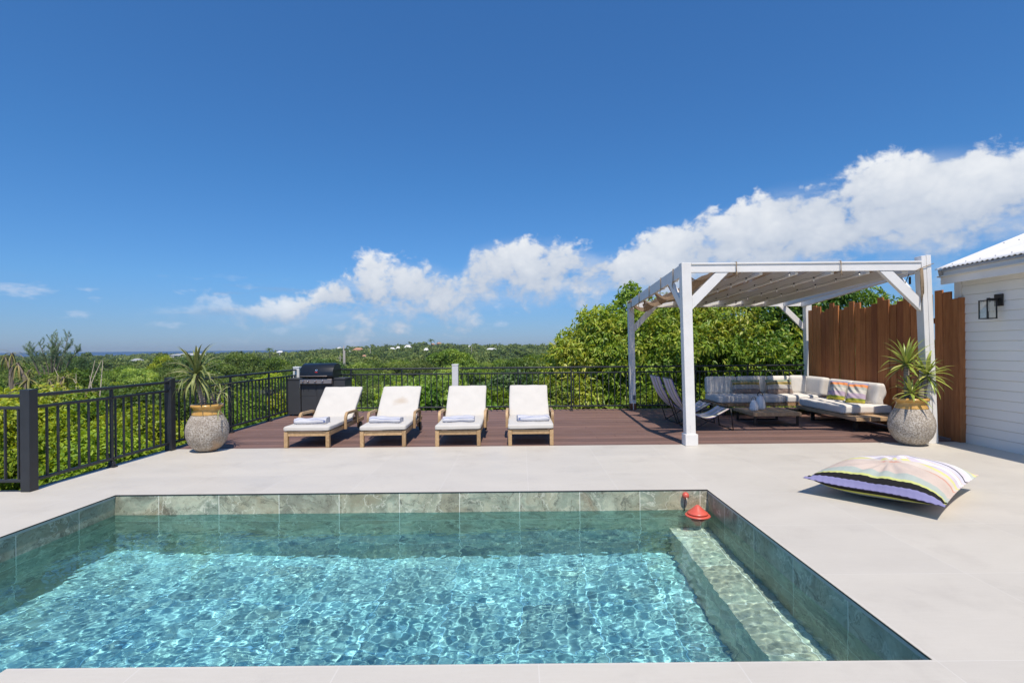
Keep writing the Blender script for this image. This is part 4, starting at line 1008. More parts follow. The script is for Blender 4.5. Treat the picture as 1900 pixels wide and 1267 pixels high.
# ================================================================== GRILL
gr = thing('barbecue_grill', 'dark grey gas barbecue with black rounded hood, steel knob panel and side cabinets', 'barbecue', (-4.42, 11.55, 0), R(-3))
MB().box(-.64, -.345, -.24, .22, .03, .775, bev=.004).build('side_cabinet', m_bbqgrey, gr)
MB().box(-.65, -.338, -.25, .23, .778, .815, bev=.006).build('side_shelf', m_bbqgrey, gr)
MB().box(-.335, .37, -.22, .25, .03, .70, bev=.004).build('cabinet', m_bbqgrey, gr)
for a_, c_ in ((-.325, .012), (.018, .36)): MB().box(a_, c_, -.232, -.2215, .06, .42, bev=.002).box(a_, c_, -.232, -.2215, .425, .69, bev=.002).build('door', m_bbqgrey, gr)
MB().box(.375, .62, -.20, .22, .03, .775, bev=.004).build('side_cabinet', m_bbqgrey, gr)
MB().box(.372, .63, -.21, .23, .778, .815, bev=.006).build('side_shelf', m_bbqgrey, gr)
MB().box(-.35, -.342, -.262, -.253, .42, .78, bev=.002).build('door_handle', m_chrome, gr)
pn = MB().prism([(-.30, .70), (-.285, .80), (-.20, .805), (-.20, .70)], 'x', -.33, .365, bev=.003).build('control_panel', m_steel, gr)
for x in (-.26, -.15, .01, .17):
    kn = MB().lathe([(.024, 0), (.024, .012), (.017, .016), (.015, .034), (0, .036)], 24, c=(x, -.295, .752), axis=Matrix.Rotation(math.pi / 2 - .15, 3, 'X')).box(x - .004, x + .004, -.345, -.325, .735, .772, bev=.002)
    kn.build('knob', m_chrome, gr)
MB().box(-.335, .37, -.20, .24, .70, .815, bev=.004).build('firebox', m_black, gr)
P = [(-.27, .83), (-.275, .87), (-.262, .95), (-.225, 1.03), (-.165, 1.085), (-.09, 1.12), (0, 1.135), (.09, 1.12), (.16, 1.075), (.20, 1.0), (.215, .92), (.215, .83)]
hd = MB().prism(P, 'x', -.345, .385, bev=.006).build('hood', m_bbqhood, gr)
for f in hd.data.polygons: f.use_smooth = abs(f.normal.x) < .9
MB().box(-.33, .28, -.325, -.30, .855, .872, bev=.004).box(-.29, -.27, -.305, -.27, .855, .87).box(.21, .23, -.305, -.27, .855, .87).build('handle', m_steel, hd)
MB().box(-.28, -.22, -.285, -.26, .818, .838).box(.18, .25, -.285, -.26, .818, .838).build('hinge', m_black, hd)
TB = Matrix.Rotation(math.pi / 2 - .42, 3, 'X')
MB().lathe([(.026, 0), (.026, .006), (.018, .007), (.018, .004), (0, .004)], 24, c=(.02, -.251, .985), axis=TB).build('badge', m_chrome, hd)
MB().box(-.028, .028, -.006, .004, -.008, .008, bev=.001, T=Matrix.Translation((.02, -.266, .945)) @ Matrix.Rotation(-.32, 4, 'X')).build('badge', m_red, hd)
for s in (-.58, .56):
    for yy in (-.2, .2): MB().lathe([(0, -.012), (.028, -.012), (.028, .012), (0, .012)], 16, c=(s, yy, .028), axis=Matrix.Rotation(math.pi / 2, 3, 'Y')).build('caster', m_black, gr)

# ================================================================== CLAY POTS AND PLANTS
def f_potstone(t, b):
    p = t.obj(); v = t.new('ShaderNodeTexVoronoi'); t.put(v.inputs['Vector'], t.vm('ADD', p, t.vm('SCALE', t.noise(p, 20, 3, out=1), scale=.03))); v.inputs['Scale'].default_value = 75
    n = t.noise(p, 55, 7, .75); n2 = t.noise(p, 4.5, 5, .6)
    c = t.ramp(n, [(.30, (.085, .062, .046)), (.42, (.25, .205, .16)), (.5, (.43, .38, .315)), (.58, (.60, .55, .48)), (.7, (.70, .68, .64))])
    c = t.mix(t.mapr(n2, .45, .66, 0, .6), c, (.23, .19, .155)); c = t.mix(t.mapr(v.outputs['Distance'], .0, .35, .35, 0), c, (.62, .6, .57))
    c = t.mix(t.mapr(t.noise(p, 2.3, 2), .60, .66, 0, .7), c, (.46, .31, .19))
    t.put(b.inputs['Normal'], t.bump(n, .9, .01)); return c
m_potstone = M('rough weathered pot', rough=.9, spec=.2, build=f_potstone)
def f_glaze(t, b):
    n = t.noise(t.obj(), 8, 5, .6); c = t.mix(t.mapr(n, .3, .7, 0, 1), (.50, .27, .055), (.66, .40, .12)); return t.mix(t.mapr(t.noise(t.obj(), 30, 4), .62, .72, 0, .6), c, (.28, .14, .04))
m_glaze = M('ochre glaze', rough=.22, spec=.6, build=f_glaze)
m_soil = M('potting soil', rough=.95, build=lambda t, b: t.mix(t.noise(t.obj(), 40, 4), (.03, .02, .014), (.10, .07, .05)))
def pot(label, loc, k, seed):
    o = thing('clay_pot', label, 'plant pot', loc, R(40 * seed), 'big clay pots at the deck corners')
    body = [(0, 0), (.10, .0), (.15, .012), (.215, .06), (.27, .13), (.302, .21), (.312, .29), (.303, .37), (.272, .445), (.232, .505), (.212, .53)]
    sm = []
    for a, c in zip(body, body[1:]):
        for q in range(3): sm.append((a[0] + (c[0] - a[0]) * q / 3, a[1] + (c[1] - a[1]) * q / 3))
    sm.append(body[-1])
    MB().lathe([(r * k, z) for r, z in sm], 72, wob=.008, seed=seed).build('body', m_potstone, o)
    neck = [(.207, .515), (.222, .522), (.215, .54), (.20, .565), (.196, .595), (.20, .615), (.222, .625), (.236, .637), (.24, .652), (.232, .666), (.214, .672), (.196, .664), (.186, .64), (.184, .60)]
    MB().lathe([(r * k, z) for r, z in neck], 64, wob=.006, seed=seed).build('neck', m_glaze, o)
    MB().lathe([(0, .608), (.10, .612), (.184 * k, .603)], 32).build('soil', m_soil, o); return o
pot('ochre rimmed clay pot at the left end of the deck beside the railing post', (-4.49, 7.47, 0), .88, 1)
pot('ochre rimmed clay pot in front of the front right pergola post', (5.57, 7.44, 0), .91, 2)
def strap_leaves(name, tips, mat, parent, seed):
    """tips: list of (origin, n, length, width, up tilt range, droop)"""
    r = random.Random(seed); b = MB()
    for o_, n, L, W, (t0, t1), droop in tips:
        for i in range(n):
            az_ = i * 2.399 + r.uniform(-.3, .3); el_ = t0 + (t1 - t0) * (i / n) + r.uniform(-.12, .12); l = L * r.uniform(.7, 1.12); w_ = W * r.uniform(.75, 1.15); dr = droop * r.uniform(.6, 1.5)
            p = Vector(o_) + Vector((math.cos(az_), math.sin(az_), 0)) * .012 + Vector((0, 0, -.05 * (1 - i / n))); e = el_; segs = 7; row = []; kink = r.random() < .18 * min(1, droop)
            for s in range(segs + 1):
                q = s / segs; d = Vector((math.cos(az_) * math.cos(e), math.sin(az_) * math.cos(e), math.sin(e))); sd = Vector((-math.sin(az_), math.cos(az_), 0))
                ww = w_ * (.55 + .9 * q if q < .35 else (.87 * (1 - ((q - .35) / .65) ** 1.7))) ; ww = max(ww, .0012); up = d.cross(sd) * -1
                row.append((b.b.verts.new(p - sd * ww / 2 + up * ww * .18), b.b.verts.new(p), b.b.verts.new(p + sd * ww / 2 + up * ww * .18)))
                e -= dr * (.12 + .35 * q) * (1.0 if not (kink and s == 3) else 4); e = max(e, -1.45); p = p + d * l / segs
            for a_, c_ in zip(row, row[1:]):
                for j in (0, 1): b.b.faces.new([a_[j], a_[j + 1], c_[j + 1], c_[j]]).smooth = True
    return b.build(name, mat, parent)
def f_strap(c0, c1, c2):
    def f(t, b):
        ri = t.new('ShaderNodeNewGeometry').outputs['Random Per Island']; n = t.noise(t.obj(), 22, 3, .6); c = t.ramp(ri, [(0, c0), (.5, c1), (1, c2)]); return t.mix(t.mapr(n, .5, .8, 0, .5), c, c2)
    return f
m_strap = M('yucca leaf', rough=.38, spec=.5, build=f_strap((.14, .21, .025), (.30, .37, .05), (.50, .50, .15)))
m_strapdry = M('tired dracaena leaf', rough=.5, spec=.4, build=f_strap((.12, .16, .04), (.24, .27, .08), (.40, .38, .18)))
m_strapwild = M('wild dracaena leaf', rough=.6, spec=.3, build=f_strap((.09, .11, .025), (.19, .19, .05), (.34, .27, .10)))
def f_trunk(t, b):
    x, y, z = t.xyz(t.obj()); n = t.noise(t.obj(), 14, 5, .6); rg = t.m('SINE', t.m('ADD', t.m('MULTIPLY', z, 170), t.m('MULTIPLY', n, 5))); t.put(b.inputs['Normal'], t.bump(rg, .5, .006))
    return t.mix(t.m('ADD', t.m('MULTIPLY', rg, .2), n), (.17, .13, .10), (.40, .34, .28))
m_trunk = M('ringed pale trunk', rough=.85, build=f_trunk)
# left plant: one tall leaning stem with a drooping head, one short forked stem
pl = thing('dracaena_plant', 'drooping long leaved plant with a leaning bare stem, standing in the left clay pot', 'plant', (-4.49, 7.47, .60))
MB().tube([(-.03, -.02, 0), (-.055, -.03, .15), (-.09, -.03, .3), (-.125, -.02, .42), (-.135, -.02, .50)], [.043, .038, .034, .036, .03], 12).build('trunk', m_trunk, pl)
MB().tube([(.09, .02, 0), (.10, .02, .08), (.06, .02, .16), (.07, .02, .22)], [.022, .02, .02, .016], 9).tube([(.10, .02, .07), (.16, .02, .13), (.15, .02, .2), (.19, .02, .26)], [.018, .018, .016, .012], 9).build('trunk', m_trunk, pl)
strap_leaves('crown', [((-.135, -.02, .52), 62, .50, .044, (-.5, 1.5), .62), ((-.135, -.02, .48), 16, .36, .03, (-1.2, -.4), .5)], m_strapdry, pl, 4)
strap_leaves('crown', [((.07, .02, .23), 9, .17, .018, (-.4, .9), 1.1), ((.19, .02, .27), 16, .25, .022, (-.6, 1.2), 1.2), ((.24, -.10, .02), 4, .2, .02, (-.5, .1), 1.3)], m_strapdry, pl, 6)
pr_ = thing('yucca_plant', 'bright green spiky plant with three heads standing in the right clay pot', 'plant', (5.57, 7.44, .60))
MB().tube([(-.04, 0, 0), (-.05, 0, .15), (-.06, 0, .3), (-.065, 0, .52)], [.042, .04, .037, .034], 12).build('trunk', m_trunk, pr_)
MB().tube([(.10, -.02, 0), (.135, -.02, .12), (.175, -.02, .24), (.20, -.02, .36)], [.046, .044, .04, .034], 12).build('trunk', m_trunk, pr_)
MB().tube([(-.06, -.08, 0), (-.065, -.09, .08), (-.07, -.1, .13)], [.028, .026, .02], 10).build('trunk', m_trunk, pr_)
strap_leaves('crown', [((-.065, 0, .58), 38, .40, .052, (-.6, 1.5), .42)], m_strap, pr_, 8)
strap_leaves('crown', [((.205, -.02, .42), 38, .38, .052, (-.9, 1.5), .5)], m_strap, pr_, 9)
strap_leaves('crown', [((-.07, -.1, .18), 28, .32, .045, (-.4, 1.4), .45)], m_strap, pr_, 10)

# ================================================================== SLING CHAIRS
m_sling = stripes('striped sling canvas', [(0, (.26, .24, .55)), (.06, (.74, .62, .56)), (.2, (.80, .77, .72)), (.27, (.52, .56, .18)), (.33, (.04, .04, .045)), (.355, (.66, .58, .68)), (.48, (.80, .78, .77)), (.56, (.06, .06, .06)), (.58, (.52, .56, .56)), (.68, (.78, .63, .52)), (.78, (.80, .78, .80)), (.88, (.60, .57, .74)), (.94, (.62, .66, .24))], axis=1, lo=-.30, hi=.30)
def sling_chair():
    o = thing('sling_chair', '', 'lounge chair', (0, 0, 0), 0, 'striped sling chairs under the pergola')
    hw = .30; prof = catmull([(-.52, 0, .885), (-.43, 0, .63), (-.31, 0, .43), (-.14, 0, .28), (.07, 0, .215), (.27, 0, .25), (.47, 0, .37)])
    b = bmesh.new(); n = 12; rows = []
    for p in prof:
        rows.append([b.verts.new((p.x, -hw + 2 * hw * j / n, p.z - .012 * math.sin(math.pi * j / n))) for j in range(n + 1)])
    for a, c in zip(rows, rows[1:]):
        for j in range(n): b.faces.new([a[j], c[j], c[j + 1], a[j + 1]]).smooth = True
    me = bpy.data.meshes.new('sling'); b.to_mesh(me); b.free(); s = link('sling', me, m_sling, o); md = s.modifiers.new('thickness', 'SOLIDIFY'); md.thickness = .004
    r = .0085; f = MB()
    for sg in (-1, 1):
        y = sg * (hw + .012)
        f.tube([(-.52, y, .885), (-.40, y, .60), (-.20, y, .02), (-.19, y, .009)], r, 8)
        f.tube([(-.19, y, .009), (.47, y, .37)], r, 8)
        f.tube([(.47, y, .37), (.49, y, .19), (.51, y, .009)], r, 8)
    f.tube([(-.52, -hw - .012, .885), (-.52, hw + .012, .885)], r * 1.2, 8); f.tube([(.47, -hw - .012, .37), (.47, hw + .012, .37)], r, 8)
    f.tube([(-.19, -hw - .012, .009), (-.19, hw + .012, .009)], r, 8).tube([(.51, -hw - .012, .009), (.51, hw + .012, .009)], r, 8)
    f.build('frame', m_black, o); return o
c0 = sling_chair(); c0.location = (3.09, 9.155, -.003); c0['label'] = 'striped canvas sling chair half hidden by the front left pergola post, the nearer one'
c1 = copy_tree(c0); c1.location = (3.08, 10.0, -.003); c1.rotation_euler = (0, 0, R(3)); c1['label'] = 'striped canvas sling chair standing behind the other sling chair, nearer the back railing'

# ================================================================== COFFEE TABLE, TABLE LANTERNS
tb = thing('coffee_table', 'low square wooden table on black steel sled legs beside the sofa', 'coffee table', (4.57, 9.72, -.003))
b = MB()
for k in range(9): b.box(-.43, .43, -.44 + k * .098, -.345 + k * .098, .176, .238, bev=.003, seg=1)
b.build('tabletop', m_platform, tb)
for y in (-.40, .36):
    MB().box(-.40, -.355, y, y + .012, .0, .175).box(.355, .40, y, y + .012, .0, .175).box(-.355, .355, y, y + .012, .0, .028).box(-.40, .40, y - .01, y + .03, .1655, .1755).build('leg', m_black, tb)
m_frost = M('white ribbed lantern glass', rough=.5, build=lambda t, b: t.mix(t.noise(t.vm('MULTIPLY', t.obj(), (60, 60, 3)), 2, 3), (.76, .77, .79), (.86, .86, .87)))
def lantern(label, x, y, w_, h, hh, thick):
    o = thing('table_lantern', label, 'lantern', (x, y, .2355), 0, 'white lanterns on the coffee table')
    prof = [(0, 0), (.38, 0), (.47, .04), (.5, .14), (.495, .3), (.46, .5), (.40, .68), (.31, .84), (.22, .95), (.16, 1.0), (0, 1.0)]
    MB().lathe([(r * w_, z_ * h) for r, z_ in prof], 40).build('shade', m_frost, o)
    P = [(-.16 * w_, 0, h * .97)] + [(-.26 * w_ * math.cos(a * math.pi / 8), 0, h + .0 + hh * math.sin(a * math.pi / 8)) for a in range(9)] + [(.16 * w_, 0, h * .97)]
    MB().tube(P, thick, 8).build('handle', m_blackpl, o); return o
lantern('smaller white lantern with thin wire handle on the coffee table', 4.30, 9.62, .155, .195, .06, .004)
lantern('larger white lantern with thick black handle on the coffee table', 4.50, 9.80, .185, .26, .065, .008)

# ================================================================== SOFAS
sa = thing('corner_sofa', 'light grey corner sofa on a low wooden platform along the back railing', 'sofa', (4.0, 10.68, -.003))
b = MB()
for k in range(20): b.box(.0 + k * .118, .115 + k * .118, 0, 1.0, .19, .25, bev=.003, seg=1)
b.build('platform', wood('sofa platform boards', (.34, .20, .10), (.55, .37, .21), axis='y'), sa)
for x in (.18, 1.2, 2.15): MB().box(x, x + .05, .08, .095, 0, .19).box(x, x + .05, .85, .865, 0, .19).box(x, x + .05, .095, .85, 0, .02).build('leg', m_black, sa)
def TT(x, y, z, rx=0, ry=0, rz=0): return Matrix.Translation((x, y, z)) @ Matrix.Rotation(rz, 4, 'Z') @ Matrix.Rotation(ry, 4, 'Y') @ Matrix.Rotation(rx, 4, 'X')
soft_box('seat_cushion', 1.38, .86, .15, m_sofa, sa, puff=.06, n=16, wr=.003, seed=1, T=TT(.76, .44, .327))
soft_box('seat_cushion', .90, .86, .15, m_sofa, sa, puff=.06, n=14, wr=.003, seed=2, T=TT(1.905, .44, .327))
for i, (x, wd) in enumerate([(.40, .66), (1.07, .66), (1.66, .50)]):
    soft_box('back_cushion', wd, .17, .38, m_sofa, sa, puff=.12, n=14, wr=.005, seed=11 + i, T=TT(x, .79, .575, rx=-.12))
soft_box('back_cushion', .36, .2, .40, m_sofa, sa, puff=.15, n=14, wr=.005, seed=20, T=TT(2.03, .66, .58, rz=-.5, rx=-.1))
soft_box('back_cushion', .19, .66, .39, m_sofa, sa, puff=.14, n=14, wr=.006, seed=21, T=TT(2.22, .26, .575, ry=.14))
sb_ = thing('sofa', 'light grey two seat sofa on a low wooden platform against the brown board fence', 'sofa', (5.45, 8.47, -.003))
b = MB()
for k in range(7): b.box(.0 + k * .125, .122 + k * .125, 0, 1.85, .19, .25, bev=.003, seg=1)
b.build('platform', m_platform, sb_)
for y in (.22, 1.5): MB().box(.12, .17, y, y + .05, 0, .19).box(.70, .75, y, y + .05, 0, .19).box(.17, .70, y, y + .05, 0, .02).build('leg', m_black, sb_)
soft_box('seat_cushion', .86, 1.42, .15, m_sofa, sb_, puff=.06, n=16, wr=.003, seed=31, T=TT(.45, 1.10, .327))
soft_box('back_cushion', .17, .74, .38, m_sofa, sb_, puff=.14, n=14, wr=.007, seed=33, T=TT(.73, .83, .575, ry=.13))
soft_box('back_cushion', .17, .70, .38, m_sofa, sb_, puff=.14, n=14, wr=.007, seed=34, T=TT(.73, 1.56, .575, ry=.13))
S1 = [(0, (.30, .23, .20)), (.30, (.10, .10, .11)), (.33, (.44, .42, .40)), (.62, (.42, .34, .12)), (.68, (.02, .02, .02)), (.715, (.50, .38, .13)), (.80, (.30, .31, .27)), (.90, (.22, .33, .16))]
S2 = [(0, (.60, .52, .08)), (.12, (.28, .33, .05)), (.20, (.50, .40, .50)), (.42, (.62, .60, .54)), (.60, (.45, .45, .40)), (.74, (.78, .30, .12)), (.88, (.26, .28, .48))]
m_pA = stripes('yellow and black striped cushion', S1, 1, -.16, .16, warp=.015); m_pB = stripes('orange and lilac striped cushion', S2, 1, -.2, .2, warp=.02)
def throw(label, grp, loc, rot, w_, h, th, mat, seed):
    o = pillow('throw_pillow', w_, h, th, mat, seed=seed, crease=.006); o.location = loc
    o.rotation_euler = rot; return tag(o, label, 'pillow', grp)
throw('long yellow and black striped pillow on the corner sofa, the left of two', 'long striped pillows on the corner sofa', (4.86, 11.23, .54), (R(72), 0, R(-2)), .60, .32, .14, m_pA, 3)
throw('long yellow and black striped pillow on the corner sofa, the right of two', 'long striped pillows on the corner sofa', (5.56, 11.21, .54), (R(72), 0, R(3)), .58, .32, .14, m_pA, 4)
Rm = lambda a, k: (Matrix.Rotation(R(a), 3, 'Z') @ Matrix.Rotation(R(k), 3, 'X')).to_euler()
throw('square orange topped striped pillow farther from the clay pot, on the sofa by the fence', 'square striped pillows on the fence side sofa', (5.97, 9.83, .575), Rm(-56, 63), .32, .38, .13, m_pB, 5)
throw('square orange topped striped pillow nearer the clay pot, on the sofa by the fence', 'square striped pillows on the fence side sofa', (5.94, 9.22, .575), Rm(-52, 62), .32, .38, .13, m_pB, 6)

# ================================================================== BIG FLOOR CUSHION
S3 = [(0, (.25, .24, .42)), (.058, (.018, .017, .018)), (.100, (.58, .60, .22)), (.122, (.42, .47, .42)), (.19, (.60, .50, .43)), (.37, (.60, .34, .26)), (.395, (.64, .57, .49)), (.455, (.66, .64, .28)), (.50, (.60, .54, .60)), (.56, (.80, .78, .79)), (.61, (.74, .56, .46)), (.63, (.62, .60, .68)), (.70, (.02, .02, .02)), (.715, (.70, .66, .72)), (.80, (.78, .77, .76)), (.86, (.52, .56, .50)), (.92, (.74, .70, .30)), (.96, (.76, .60, .50))]
m_floor = stripes('many striped canvas', S3, 1, -.66, .66)
S3b = [(0, (.23, .22, .40)), (.022, (.018, .017, .018)), (.055, (.56, .58, .13)), (.08, (.38, .43, .38)), (.16, (.60, .50, .43)), (.8, (.52, .56, .50))]
m_floorb = stripes('many striped canvas underside', S3b, 1, -.66, .66)
b = bmesh.new(); n = 56; WX, WY, TH = 1.08, 1.34, .33
def FC(u, v, s):
    x = u * WX / 2 * (1 - .05 * (1 - v * v)); y = v * WY / 2 * (1 - .045 * (1 - u * u)); fl = .95
    a = max(0, 1 - (abs(u) / fl) ** 2.4) if abs(u) < fl else 0; c = max(0, 1 - (abs(v) / fl) ** 2.4) if abs(v) < fl else 0
    k = (a ** .52) * (c ** .52); top_ = .198; bot_ = -.14
    z = k * (top_ if s > 0 else bot_)
    if s > 0:
        # pulled creases fanning from the middle and puckers along the hem
        ang = math.atan2(v + .25, u - .05); rr_ = math.hypot(v + .25, u - .05); z -= .028 * k * math.exp(-((rr_ - .35) / .35) ** 2) * (abs(math.sin(ang * 5.5 + 1)) ** 3)
        z += .008 * k * math.sin(7 * u + 3 * v) + .004 * (1 - k) * math.sin(u * 62) * (1 if v < 0 else .4) + .004 * (1 - k) * math.sin(v * 60)
    edge = (1 - min(1, (abs(u) * abs(v)) ** 3)); zb = .142 + .02 * u * v + .0 * edge + .012 * math.sin(3 * u)
    if abs(u) >= fl or abs(v) >= fl: z += .0015 * s
    return Vector((x, y, zb + z))
for s in (1, -1):
    g = [[b.verts.new(FC(-1 + 2 * i / n, -1 + 2 * j / n, s)) for j in range(n + 1)] for i in range(n + 1)]
    for i in range(n):
        for j in range(n):
            q = [g[i][j], g[i + 1][j], g[i + 1][j + 1], g[i][j + 1]]; ff = b.faces.new(q if s > 0 else q[::-1]); ff.smooth = True; ff.material_index = 0 if s > 0 else 1
for v in b.verts: v.co.z = max(v.co.z, .004)
bmesh.ops.remove_doubles(b, verts=b.verts, dist=1e-5); me = bpy.data.meshes.new('floor_cushion'); b.to_mesh(me); b.free()
fc = link('floor_cushion', me, [m_floor, m_floorb]); fc.location = (3.56, 5.02, 0); fc.rotation_euler = (0, 0, math.atan2(-.80, .66))
tag(fc, 'huge many striped floor cushion lying on the tiles right of the pool', 'floor cushion')

# ================================================================== POOL FLOATS
m_floatred = M('faded red plastic', rough=.35, spec=.5, build=lambda t, b: t.mix(t.noise(t.obj(), 9, 4), (.62, .085, .055), (.74, .15, .10)))
fo = thing('chlorine_float', 'red cone shaped chlorine float bobbing in the far right pool corner', 'pool float', (1.70, 5.04, -.2)); fo.scale = (1, 1, .84)
MB().lathe([(0, .118), (.012, .117), (.022, .108), (.05, .075), (.088, .038), (.098, .030), (.098, .020), (.088, .016), (0, .016)], 48).build('cone', m_floatred, fo)
MB().lathe([(.097, .012), (.112, .010), (.121, -.003), (.118, -.018), (.105, -.028), (.09, -.03), (.088, .0), (.09, .008)], 48).build('rim', m_floatred, fo)
MB().lathe([(0, -.16), (.06, -.16), (.062, -.03), (.086, -.02), (.086, .018), (0, .018)], 24).build('basket', m_black, fo)
bl = thing('float_ball', 'small red ball with a hanging lead against the pool tiles above the red float', 'float ball', (1.625, 5.165, -.045))
MB().lathe([(0, -.034), (.012, -.032), (.024, -.024), (.032, -.010), (.034, 0), (.032, .012), (.024, .024), (.012, .032), (0, .034)], 24).build('ball', m_floatred, bl)
MB().tube([(0, -.03, -.012), (.004, -.032, -.045), (.002, -.022, -.075)], [.006, .004, .003], 8).build('clip', M('bone plastic', (.6, .5, .38), .5), bl)
MB().tube([(-.004, .0, -.03), (-.008, .01, -.09), (-.006, .012, -.16)], .004, 6).build('lead', m_black, bl)

# ================================================================== FAR HOUSES, POLES
m_hw = M('far white wall', (.66, .64, .60), .8); m_hr = M('far white roof', (.72, .71, .70), .6); m_ho = M('terracotta roof', (.46, .25, .15), .8); m_hp = M('pink wall', (.55, .36, .28), .8); m_pole = M('weathered grey pole', (.30, .28, .26), .85); m_dark = M('window dark', (.03, .035, .04), .3)
def far_house(label, x, y, ztop, w_, rh, wall, roofm, wh=3.0, hip=True, rz=0.):
    """x, y world position, ztop ridge height"""
    o = thing('hill_house', label, 'house', (x, y, ztop - rh), rz); d = w_ * .6
    MB().box(-w_ / 2 + .4, w_ / 2 - .4, -d / 2 + .4, d / 2 - .4, -wh - 3, 0).build('wall', wall, o)
    b = bmesh.new(); k = .28 if hip else 0
    vs = [b.verts.new(p) for p in [(-w_ / 2, -d / 2, 0), (w_ / 2, -d / 2, 0), (w_ / 2, d / 2, 0), (-w_ / 2, d / 2, 0), (-w_ / 2 + k * w_, 0, rh), (w_ / 2 - k * w_, 0, rh)]]
    for f in [(0, 1, 5, 4), (1, 2, 5), (2, 3, 4, 5), (3, 0, 4), (3, 2, 1, 0)]: b.faces.new([vs[i] for i in f])
    me = bpy.data.meshes.new('roof'); b.to_mesh(me); b.free(); link('roof', me, roofm, o)
    for s in (-.25, .22): MB().box(s * w_ - .8, s * w_ + .8, -d / 2 + .37, -d / 2 + .402, -2.2, -.7).build('window', m_dark, o)
    return o
hs = [(520, 651, 380, 5.2, 1.1, m_hw, m_hr, 'small white roofed house among the trees left of the grill hood'), (630, 644, 600, 5.5, 1.5, m_hw, m_hr, 'white roof on the skyline just left of the tall grey pole'),
      (665, 645, 420, 8.5, 1.8, m_hp, m_ho, 'house with terracotta hip roof on the wooded ridge above the grill'), (648, 651, 400, 3.8, 1.2, m_hw, m_hr, 'tiny white roof directly left of the terracotta roofed house'),
      (676, 658, 300, 2.4, .9, m_hp, m_ho, 'small pink house below the terracotta roofed one'), (728, 644.5, 470, 5.0, 1.6, m_hw, m_hr, 'left one of two adjoining white roofs on the ridge'),
      (739, 642.5, 480, 4.5, 2.4, m_hw, m_hr, 'right one of two adjoining white roofs on the ridge'), (757, 640, 500, 7.5, 2.6, m_hw, m_hr, 'white gabled roof on the ridge left of the palm'),
      (791, 645.5, 420, 4.2, 2.0, m_hw, m_hr, 'small white house lower on the ridge below the pink building'), (803, 637, 560, 4.5, 1.2, m_hp, m_ho, 'low pink building on the skyline beside the palm'),
      (815, 635, 580, 5.5, 1.4, m_hp, m_ho, 'bigger pink building on the skyline next to the round treetop'), (872, 641, 430, 3.5, 1.3, m_hw, m_hr, 'small white roof above a thin pole, right of the middle white post'),
      (912, 645.8, 400, 8.8, 1.1, m_hw, m_hr, 'long low white roof right of the middle white post'), (352, 655.3, 420, 26.0, 1.5, m_hw, M('pale grey roof', (.50, .50, .49), .6), 'long pale grey roof behind the left potted plant'), (255, 665, 230, 5, 1.0, m_hw, M('grey sheet roof', (.35, .36, .36), .6), 'pale low roof half hidden by trees at the left under the sea')]
for px, py, Y, w_, rh, wm, rm, lb in hs:
    x, y, z = wpos(px, py, Y); far_house(lb, x, y, z, w_, rh, wm, rm, 1.2)
def pole(px, ptop, Y, hgt, r, label, arm=True):
    x, y, z = wpos(px, ptop, Y); o = thing('utility_pole', label, 'utility pole', (x, y, z - hgt))
    MB().tube([(0, 0, -4), (0, 0, hgt)], [r, r * .75], 8).build('shaft', m_pole, o)
    if arm: MB().box(-.6, .6, -.05, .05, hgt - .7, hgt - .58).build('crossarm', m_pole, o)
    return o
pole(637.5, 642, 95, 6, .14, 'tall grey pole above the grill hood', False); pole(639.6, 650, 99, 6, .13, 'shorter grey pole right beside the tall one above the grill hood', False)
pole(687, 646, 250, 6, .14, 'thin distant pole right of the terracotta roofed house', False); pole(875, 643, 260, 6, .14, 'thin distant pole under the small white roof', False); pole(631, 659, 130, 5, .1, 'thin pole with a small arm left of the tall grey pole')
# palms on the ridge
m_palm = leaf_mat('palm frond', [(.04, .065, .02), (.07, .10, .03), (.12, .15, .04)], .2)
def palm(label, px, py, Y, s):
    x, y, z = wpos(px, py, Y); o = thing('palm_tree', label, 'palm', (x, y, z)); MB().tube([(0, 0, -9 * s), (.2, 0, -4 * s), (0, 0, 0)], [.2 * s, .16 * s, .14 * s], 6).build('trunk', m_bark, o)
    b = MB(); r = random.Random(int(px))
    for i in range(16):
        a = i * 2.4; e = r.uniform(.1, 1.1); p = Vector((0, 0, 0)); prev = None
        for k in range(6):
            w_ = .32 * s * math.sin(math.pi * (k + .6) / 6.4); sd = Vector((-math.sin(a), math.cos(a), 0)); row = (b.b.verts.new(p - sd * w_ - Vector((0, 0, w_ * .4))), b.b.verts.new(p), b.b.verts.new(p + sd * w_ - Vector((0, 0, w_ * .4))))
            if prev: b.b.faces.new([prev[0], prev[1], row[1], row[0]]); b.b.faces.new([prev[1], prev[2], row[2], row[1]])
            prev = row; p = p + Vector((math.cos(a) * math.cos(e), math.sin(a) * math.cos(e), math.sin(e))) * .42 * s; e -= .33
    b.build('crown', m_palm, o); return o
palm('palm standing above the skyline left of the pink buildings', 800, 632, 420, 1.7); palm('small palm on the low skyline right of the left potted plant', 500, 648.5, 260, 1.1); palm('palm among the treetops above the left railing, short and wide', 448, 655, 190, 1.0); palm('small palm on the ridge above the two adjoining white roofs', 716, 640, 420, 1.1)

